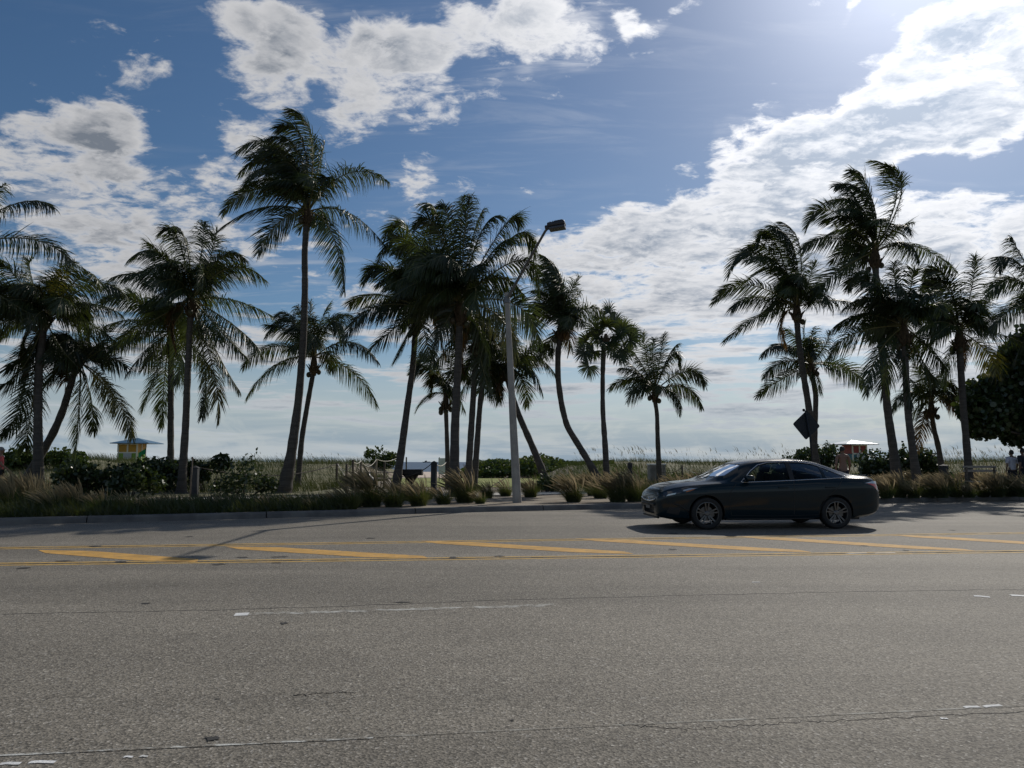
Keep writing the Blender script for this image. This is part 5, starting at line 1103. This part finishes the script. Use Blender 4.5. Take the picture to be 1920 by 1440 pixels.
# surfaces read back from the loft
def side_y(x, z):
    h = section(x)[8:16]; zz = [p_[1] for p_ in h]; yy_ = [p_[0] for p_ in h]; return float(np.interp(z, zz, yy_))
def low_y(x, z):
    h = section(x)[2:12]; return float(np.interp(z, [p_[1] for p_ in h], [p_[0] for p_ in h]))
def top_z(x, y):
    h = section(x)[11:][::-1]; return float(np.interp(abs(y), [p_[0] for p_ in h], [p_[1] for p_ in h]))
def tri_fill(poly, fn, inset=0.0, res=.07):
    """polygon in 2-D filled with a fine triangle mesh, then mapped by fn"""
    bm = bmesh.new(); P = np.array(poly); k = len(P); ring = []
    for i in range(k):
        a, b_ = P[i], P[(i + 1) % k]; m_ = max(1, int(np.linalg.norm(b_ - a) / res)); ring += [a + (b_ - a) * j / m_ for j in range(m_)]
    vs = [bm.verts.new((q[0], q[1], 0)) for q in ring]; bm.faces.new(vs)
    bmesh.ops.triangulate(bm, faces=bm.faces)
    for _ in range(2):
        es = [e for e in bm.edges if e.calc_length() > res * 2]
        if es: bmesh.ops.subdivide_edges(bm, edges=es, cuts=1); bmesh.ops.triangulate(bm, faces=bm.faces)
    bm.verts.index_update(); V = [fn(v.co.x, v.co.y) for v in bm.verts]; Fc = [[v.index for v in f.verts] for f in bm.faces]; bm.free(); return V, Fc
GRW = lambda q, d: [tuple(np.array(p_) + nrm(np.array(p_) - np.mean(q, 0)) * d) for p_ in q]
for s in (-1, 1):
    for q in SIDEW:
        V, Fc = tri_fill(GRW(q, .004), lambda x, z: (x, s * (side_y(x, z) - .012), z)); mesh_obj('window', V, Fc, m_glass, car, None, True)
    # bright line round the side glass
    out_ = [(1.74, .972), (1.99, 1.20), (2.18, 1.322), (2.42, 1.381), (2.80, 1.393), (3.1, 1.388), (3.42, 1.346), (3.75, 1.225), (4.04, 1.082), (3.95, 1.058), (3.55, 1.035), (2.9, 1.005), (2.2, .978), (1.74, .965)]
    P = []
    for a, b_ in zip(out_[:-1], out_[1:]):
        for j in range(6): q = np.array(a) + (np.array(b_) - np.array(a)) * j / 6; P.append((q[0], s * (side_y(*q) + .003), q[1]))
    P.append(P[0]); mb = MB(); mb.tube(P, .008, 6); mb.build('window_trim', m_chrome, car, True)
    mb = MB()                                     # black pillar between the doors
    q = [(2.80, 1.005), (2.90, 1.01), (2.90, 1.385), (2.80, 1.385)]; V, Fc = tri_fill(q, lambda x, z: (x, s * (side_y(x, z) + .003), z)); mesh_obj('door_pillar', V, Fc, m_trimb, car, None, True)
    # shut lines
    mb = MB()
    for ln in ([(1.62, .93), (1.50, .80), (1.46, .55), (1.50, .30)], [(2.86, 1.0), (2.85, .7), (2.84, .30)], [(3.93, 1.03), (3.80, .84), (3.56, .66), (3.42, .45), (3.38, .30)], [(1.50, .29), (2.4, .27), (3.38, .29)]):
        t_ = np.linspace(0, 1, 14); L_ = np.array(ln); tl = np.linspace(0, 1, len(L_)); xx = np.interp(t_, tl, L_[:, 0]); zz = np.interp(t_, tl, L_[:, 1])
        mb.tube([(x, s * (low_y(x, z) - .001), z) for x, z in zip(xx, zz)], .007, 5)
    mb.build('shut_line', m_trimb, car)
    for hx in (2.62, 3.64):
        mb = MB(); y = low_y(hx, .86); mb.box(hx - .11, hx + .11, s * (y + .012) - .012, s * (y + .012) + .012, .845, .875, bev=.009); mb.build('door_handle', m_paint, car, True)
    # mirror
    mb = MB(); mb.box(1.78, 1.93, s * 1.00 - .11, s * 1.00 + .11, .985, 1.115, bev=.045); mb.build('mirror', m_paint, car, True)
    mb = MB(); mb.box(1.80, 1.88, s * .875 - .05, s * .875 + .04, .975, 1.01, bev=.01); mb.build('mirror_foot', m_trimb, car)
    mb = MB(); mb.box(1.932, 1.936, s * 1.0 - .085, s * 1.0 + .085, 1.005, 1.095); mb.build('mirror_glass', m_chrome, car)
    # headlamp wrapped on the wing
    HL = [(.10, .67), (.30, .71), (.62, .80), (.88, .878), (.60, .872), (.32, .825), (.12, .755)]
    V, Fc = tri_fill(HL, lambda x, z: (x - .004, s * (low_y(x, min(z, Sx('zs', x) - .002)) + .006), z), res=.05); hl = mesh_obj('headlight', V, Fc, m_lampd, car, None, True)
    V, Fc = tri_fill([(.16, .682), (.34, .725), (.36, .755), (.20, .725)], lambda x, z: (x - .004, s * (low_y(x, z) + .011), z), res=.05); mesh_obj('lamp_lens', V, Fc, m_clear, hl, None, True)
    V, Fc = tri_fill([(.50, .785), (.80, .853), (.62, .846), (.50, .812)], lambda x, z: (x, s * (low_y(x, z) + .011), z), res=.05); mesh_obj('lamp_lens', V, Fc, m_clear, hl, None, True)
    V, Fc = tri_fill([(.56, .768), (.74, .822), (.70, .826), (.56, .788)], lambda x, z: (x, s * (low_y(x, z) + .012), z), res=.05); mesh_obj('side_marker', V, Fc, m_amber, hl, None, True)
    # bumper corner vent
    mb = MB(); mb.tube([(x, s * (low_y(x, z) + .002), z) for x, z in ((.30, .52), (.42, .50), (.54, .42), (.62, .33))], [.012, .016, .014, .008], 6); mb.build('bumper_fin', m_trimb, car, True)
    V, Fc = tri_fill([(.16, .34), (.40, .30), (.44, .44), (.22, .47)], lambda x, z: (x, s * (low_y(x, z) + .004), z)); mesh_obj('fog_recess', V, Fc, m_trimb, car, None, True)
    # tail lamp
    TL = [(4.44, .945), (4.62, .975), (4.71, .975), (4.775, .86), (4.80, .76), (4.72, .80), (4.62, .885)]
    V, Fc = tri_fill(TL, lambda x, z: (x, s * (low_y(x, min(z, Sx('zs', x) - .001)) + .008), z), res=.05); tl_ = mesh_obj('tail_light', V, Fc, m_red, car, None, True)
    V, Fc = tri_fill([(4.40, .945), (4.62, .985), (4.72, .985), (4.745, .93), (4.62, .935)], lambda x, z: (x, s * (low_y(x, min(z, Sx('zs', x) - .001)) + .013), z), res=.05); mesh_obj('reverse_lens', V, Fc, m_clear, tl_, None, True)
    # dark sill
    mb = MB(); mb.tube([(x, s * (low_y(x, .215) + .004), .215) for x in np.linspace(1.42, 3.30, 16)], .022, 6); mb.build('sill', m_trimb, car, True)
    # wheels
    for ax_ in (FA, FA + WB):
        wy = s * .80; wo = bpy.data.objects.new('wheel', None); COL.objects.link(wo); wo.parent = car; wo.location = (ax_, wy, .328); wo.empty_display_size = .1
        mb = MB(); mb.lathe([(.225, -.10), (.262, -.112), (.305, -.112), (.322, -.095), (.328, -.06), (.328, .06), (.322, .095), (.305, .112), (.262, .112), (.225, .10)], (0, 0, 0), 48, 0, 'y'); del mb.f[-2:], mb.m[-2:]; mb.build('tyre', m_tyre, wo, True)
        mb = MB(); o_ = s * .10
        mb.lathe([(.235, s * .095), (.243, o_ + s * .004), (.228, o_ + s * .006), (.220, s * .07), (.215, -s * .06)], (0, 0, 0), 48, 0, 'y'); del mb.f[-2:], mb.m[-2:]
        for k in range(5):
            for dd_ in (-.17, .17):
                a = 2 * math.pi * k / 5 + .3; pi_ = np.array([.045 * math.cos(a + dd_ * 1.6), s * .080, .045 * math.sin(a + dd_ * 1.6)]); po = np.array([.228 * math.cos(a + dd_), s * .094, .228 * math.sin(a + dd_)])
                tn = np.array([-math.sin(a), 0, math.cos(a)]) * .012; ny_ = np.array([0, s * .020, 0])
                mb.add([pi_ - tn, pi_ + tn, po + tn * 1.25, po - tn * 1.25, pi_ - tn - ny_, pi_ + tn - ny_, po + tn * 1.25 - ny_, po - tn * 1.25 - ny_], [(0, 1, 2, 3), (7, 6, 5, 4), (0, 4, 5, 1), (1, 5, 6, 2), (2, 6, 7, 3), (3, 7, 4, 0)])
        mb.lathe([(.001, s * .092), (.035, s * .092), (.052, s * .084), (.056, s * .05)], (0, 0, 0), 20, 0, 'y')
        mb.build('rim', m_rim, wo, False)
        mb = MB(); mb.lathe([(.06, s * .045), (.15, s * .045), (.15, s * .025), (.06, s * .025)], (0, 0, 0), 32, 0, 'y'); mb.box(.08, .17, s * .02 - .02, s * .02 + .045, -.07, .07, bev=.01); mb.build('brake', m_disc, wo)
# front and rear glass
V, Fc = tri_fill([(x, y) for x, y in WS] + [(x, -y) for x, y in WS[-2:0:-1]], lambda x, y: (x, y, top_z(x, y) - .012)); mesh_obj('windscreen', V, Fc, m_screen, car, None, True)
V, Fc = tri_fill([(x, y) for x, y in RWN] + [(x, -y) for x, y in RWN[-2:0:-1]], lambda x, y: (x, y, top_z(x, y) - .012)); mesh_obj('rear_window', V, Fc, m_glass, car, None, True)
# grille bar, badge, plates, lip, wipers
def nose_x(y, z):
    for x in np.linspace(0, .6, 121):
        if low_y(x, min(max(z, section(x)[3][1]), Sx('zs', x))) >= abs(y) and Sx('zb', x) <= z <= Sx('zt', x): return x
    return .3
mb = MB(); mb.tube([(nose_x(y, .56) - .012, y, .56 + .05 * (abs(y) / .5) ** 2) for y in np.linspace(-.52, .52, 15)], .018, 6); mb.build('grille_bar', m_chrome, car, True)
mb = MB(); mb.tube([(nose_x(y, .50) - .004, y, .50) for y in np.linspace(-.50, .50, 15)], .03, 6); mb.build('upper_grille', m_trimb, car, True)
mb = MB(); mb.lathe([(.035, -.012), (.05, -.008), (.05, .008), (.035, .012)], (0, 0, 0), 20, 0, 'y'); e_ = mb.build('emblem', m_chrome, car, True); e_.location = (-.002, 0, .60); e_.rotation_euler = (0, 0, R(90)); e_.scale = (1.25, 1, .8)
mb = MB(); mb.box(-.025, -.012, -.15, .15, .40, .47); mb.build('number_plate', m_steel, car)
mb = MB(); mb.box(4.83, 4.862, -.16, .16, .62, .70); mb.build('number_plate', m_white, car)
mb = MB(); mb.tube([(x_, y, .235) for x_, y in [(nose_x(y, .30) + .02, y) for y in np.linspace(-.6, .6, 15)]], .022, 6); mb.build('bumper_lip', m_trimb, car, True)
mb = MB(); mb.tube([(4.69, y, 1.092) for y in np.linspace(-.6, .6, 9)], .018, 6); mb.build('boot_lip', m_paint, car, True)
for y0_, y1_ in ((-.55, .05), (.1, .62)):
    mb = MB(); mb.tube([(x_, y, top_z(x_, y) + .006) for x_, y in [(1.17 + .16 * abs(y) ** 2 * 2.2, y) for y in np.linspace(y0_, y1_, 8)]], .008, 5); mb.build('wiper', m_trimb, car)
mb = MB(); mb.tube([(4.45, .45, .22), (4.80, .45, .235)], .035, 10); mb.build('exhaust', m_disc, car, True)
mb = MB(); mb.box(.5, 4.4, -.62, .62, .175, .24); mb.build('underbody', m_trimb, car)
# inside
def seat(x, y, w_):
    so2 = MB(); so2.box(x, x + .5, y - w_, y + w_, .44, .60, bev=.06); M = Matrix.Translation((x + .48, y, .56)) @ Matrix.Rotation(R(16), 4, 'Y')
    so2.box(-.07, .09, -w_, w_, 0, .60, M=M, bev=.05)
    if w_ < .4: so2.box(-.035, .075, -.12, .12, .63, .80, M=M, bev=.035); so2.tube([tuple(M @ Vector((.02, -.06, .58))), tuple(M @ Vector((.02, -.06, .66)))], .008, 5)
    else:
        for k in (-.4, .4): so2.box(-.035, .065, k - .12, k + .12, .60, .72, M=M, bev=.03)
    so2.build('seat', m_seat, car, True)
seat(2.12, -.38, .25); seat(2.12, .38, .25); seat(3.02, 0, .60)
mb = MB(); mb.box(1.40, 1.75, -.70, .70, .70, .955, bev=.05); mb.build('dashboard', m_inter, car, True)
mb = MB(); mb.tube([(1.86 + .05 * math.sin(a), -.38 + .18 * math.cos(a), .90 + .18 * math.sin(a)) for a in np.linspace(0, 2 * math.pi, 25)], .016, 6, cap=False); mb.tube([(1.72, -.38, .84), (1.86, -.38, .90)], .03, 6); mb.build('steering_wheel', m_inter, car, True)
mb = MB(); mb.box(1.83, 1.86, -.11, .11, 1.28, 1.34, bev=.012); mb.build('rear_view_mirror', m_inter, car, True)
# ------------------------------------------------------------------ people
m_hairm = material('dark_hair', (.012, .010, .009), .6)
m_eye = material('eye', (.03, .03, .03), .2)
def skinned(name, pts, edges, rad, mat, parent, root=0, sub=2):
    me = bpy.data.meshes.new(name); me.from_pydata([tuple(p_) for p_ in pts], edges, []); me.update()
    o = bpy.data.objects.new(name, me); COL.objects.link(o); o.modifiers.new('skin', 'SKIN')
    if not me.skin_vertices: me.skin_vertices.new()
    sd = me.skin_vertices[0].data
    for i, r in enumerate(rad):
        sd[i].radius = r if isinstance(r, tuple) else (r, r); sd[i].use_root = (i == root)
    ss = o.modifiers.new('sub', 'SUBSURF'); ss.levels = sub; ss.render_levels = sub
    bpy.context.view_layer.update(); dg = bpy.context.evaluated_depsgraph_get()
    m2 = bpy.data.meshes.new_from_object(o.evaluated_get(dg)); bpy.data.objects.remove(o, do_unlink=True)
    m2.materials.clear(); m2.materials.append(mat); m2.polygons.foreach_set('use_smooth', np.ones(len(m2.polygons), bool))
    o = bpy.data.objects.new(name, m2); COL.objects.link(o); o.parent = parent; return o
def person(px, ptop, Y, hgt, rz, label, skin, shirt, shorts, hat=None, stride=.16, head_turn=0.0, elbow=.25, sleeve=.5, shoe=(.05, .05, .05)):
    """standing or walking figure; local +Y is the way it faces"""
    t_ = at(px, ptop, Y); g = float(height(t_[0], Y)); g = max(g, .165 if Y < 32 else g)
    root = thing('person', (t_[0], Y, g), label, 'person', None, rz); s = hgt / 1.75
    ms = material('skin', skin, .55); P, E, Rr = [], [], []
    def add(p_, r, par=None):
        P.append(np.array(p_, float) * s); Rr.append((r[0] * s, r[1] * s) if isinstance(r, tuple) else r * s)
        if par is not None: E.append((par, len(P) - 1))
        return len(P) - 1
    pel = add((0, 0, .95), (.135, .105)); sp = add((0, .01, 1.12), (.125, .095), pel); ch = add((0, .0, 1.32), (.150, .105), sp); up_ = add((0, -.005, 1.43), (.11, .075), ch)
    nk = add((0, .0, 1.51), .050, up_); h0 = add((0, .02, 1.58), (.062, .072), nk); h1 = add((0, .018, 1.655), (.078, .095), h0); h2 = add((0, .01, 1.715), (.068, .085), h1)
    c_, s_ = math.cos(head_turn), math.sin(head_turn); hd = lambda x, y, z: (x * c_ - y * s_, x * s_ + y * c_, z)
    ns = add(hd(0, .112, 1.635), .014, h1)
    for k in (-1, 1): add(hd(k * .083, .0, 1.645), .016, h1)
    wr_ = {}
    for k in (-1, 1):
        sh = add((k * .175, 0, 1.425), .062, up_); ph = stride * .9 * k
        el = add((k * .245, ph * .5 - .03, 1.15), .043, sh); wri = add((k * .25, ph + elbow * .35, .92), .030, el)
        pm = add((k * .248, ph + elbow * .42, .855), (.022, .036), wri); d = nrm(P[pm] - P[wri])
        for f in range(4):
            q = P[pm] / s + np.array([-k * .006, (.030 - .020 * f), -.03]); a_ = add(q, .0095, pm); L = (.036, .042, .039, .030)[f]
            b_ = add(q + np.array([-k * .006, .004, -L]), .0085, a_); add(q + np.array([-k * .018, .006, -L * 1.75]), .0075, b_)
        q = P[pm] / s + np.array([-k * .012, .036, .012]); a_ = add(q, .011, pm); b_ = add(q + np.array([-k * .012, .016, -.028]), .0095, a_); add(q + np.array([-k * .018, .018, -.052]), .008, b_)
        hp = add((k * .088, 0, .88), (.088, .095), pel); fw_ = -stride * k
        kn = add((k * .098, fw_ * .55 + .025, .50), .056, hp); an = add((k * .10, fw_ - .02, .10), .037, kn); add((k * .10, fw_ + .05, .045), .036, an); add((k * .105, fw_ + .15, .032), .030, len(P) - 1)
        wr_[k] = (sh, el, hp, kn, an)
    skinned('body', P, E, Rr, ms, root)
    gro = lambda r, f, a_: ((r[0] * f + a_, r[1] * f + a_) if isinstance(r, tuple) else r * f + a_)
    if shirt is not None:
        ids = [pel, sp, ch, up_]; Pp = [P[i].copy() for i in ids]; rr = [gro(Rr[i], 1.08, .016) for i in ids]; Pp[0][2] -= .06 * s; ee = [(0, 1), (1, 2), (2, 3)]
        for k in (-1, 1):
            a_, b_ = P[wr_[k][0]], P[wr_[k][1]]; i0 = len(Pp); Pp.append(a_); rr.append(.082 * s); Pp.append(a_ + (b_ - a_) * sleeve); rr.append(.074 * s); Pp.append(a_ + (b_ - a_) * min(.98, sleeve * 1.45)); rr.append(.072 * s); ee += [(3, i0), (i0, i0 + 1), (i0 + 1, i0 + 2)]
        skinned('shirt', Pp, ee, rr, material('shirt_cloth', shirt, .9, var=tuple(q * .8 for q in shirt), scale=8), root, 1)
    Pp = [P[pel] + np.array([0, 0, .03]) * s]; rr = [(.145 * s, .12 * s)]; ee = []
    for k in (-1, 1):
        a_, b_ = P[wr_[k][2]], P[wr_[k][3]]; i0 = len(Pp); Pp += [a_, a_ + (b_ - a_) * .55, a_ + (b_ - a_) * .95]; rr += [.108 * s, .092 * s, .088 * s]; ee += [(0, i0), (i0, i0 + 1), (i0 + 1, i0 + 2)]
    skinned('shorts', Pp, ee, rr, material('shorts_cloth', shorts, .9), root)
    for k in (-1, 1):
        an = P[wr_[k][4]]; mb = MB(); mb.box(an[0] - .046, an[0] + .046, an[1] - .07, an[1] + .20, .0, .075, bev=.022); mb.build('shoe', material('shoe_leather', shoe, .6), root, True)
        mb = MB(); q = np.array(hd(k * .032, .104, 1.668)) * s; mb.lathe([(.002, -.009), (.009, -.004), (.009, .004), (.002, .009)], q, 8); mb.build('eye', m_eye, root, True)
    # hair cap or hat
    V, Fc = [], []; nU, nV = 18, 9
    for j in range(nV):
        ph = (j / (nV - 1)) * math.pi * .56
        for i in range(nU):
            a = 2 * math.pi * i / nU; rx, ry, rz_ = .088, .112, .115
            q = np.array([rx * math.sin(ph) * math.cos(a), ry * math.sin(ph) * math.sin(a) - .012, 1.665 + rz_ * math.cos(ph) - (.05 * max(0, -math.sin(a)) * (ph > 1.2))]); q = np.array(hd(q[0], q[1], q[2])); V.append(q * s * np.array([1, 1, 1]))
    Fc = [(j * nU + i, j * nU + (i + 1) % nU, (j + 1) * nU + (i + 1) % nU, (j + 1) * nU + i) for j in range(nV - 1) for i in range(nU)]
    mesh_obj('hair' if hat is None else 'cap', V, Fc, m_hairm if hat is None else material('cap_cloth', hat, .9), root, None, True)
    if hat is not None:
        mb = MB(); k = 11; ring = [hd(.08 * math.cos(a), .09 + .075 * math.sin(a), 1.685) for a in np.linspace(0, math.pi, k)]
        mb.add([np.array(q) * s for q in ring] + [np.array(q) * s + np.array([0, 0, -.012]) for q in ring], [tuple(range(k)), tuple(range(2 * k - 1, k - 1, -1))] + [(i, i + k, (i + 1) % k + k, (i + 1) % k) for i in range(k)]); mb.build('cap_peak', material('cap_cloth', hat, .9), root)
    return root
person(3, 838, 26.8, 1.74, R(-62), 'person in a pink red shirt and grey cap at the left edge', (.20, .11, .07), (.50, .085, .09), (.02, .02, .022), hat=(.18, .18, .18), head_turn=R(-15), elbow=.5)
person(1579, 837, 26.6, 1.76, R(-12), 'bare-backed person in dark shorts walking behind the car boot', (.22, .12, .08), None, (.018, .02, .035), head_turn=R(-40), elbow=.3)
person(1896, 847, 31, 1.70, R(-8), 'person in a loose white shirt seen from behind, near the right edge', (.20, .12, .08), (.62, .61, .66), (.03, .03, .04), sleeve=.62, elbow=.35)
person(1917, 846, 30.6, 1.76, R(10), 'person in dark clothes standing beside the white-shirted one', (.16, .09, .06), (.018, .02, .028), (.02, .022, .03), sleeve=.62)
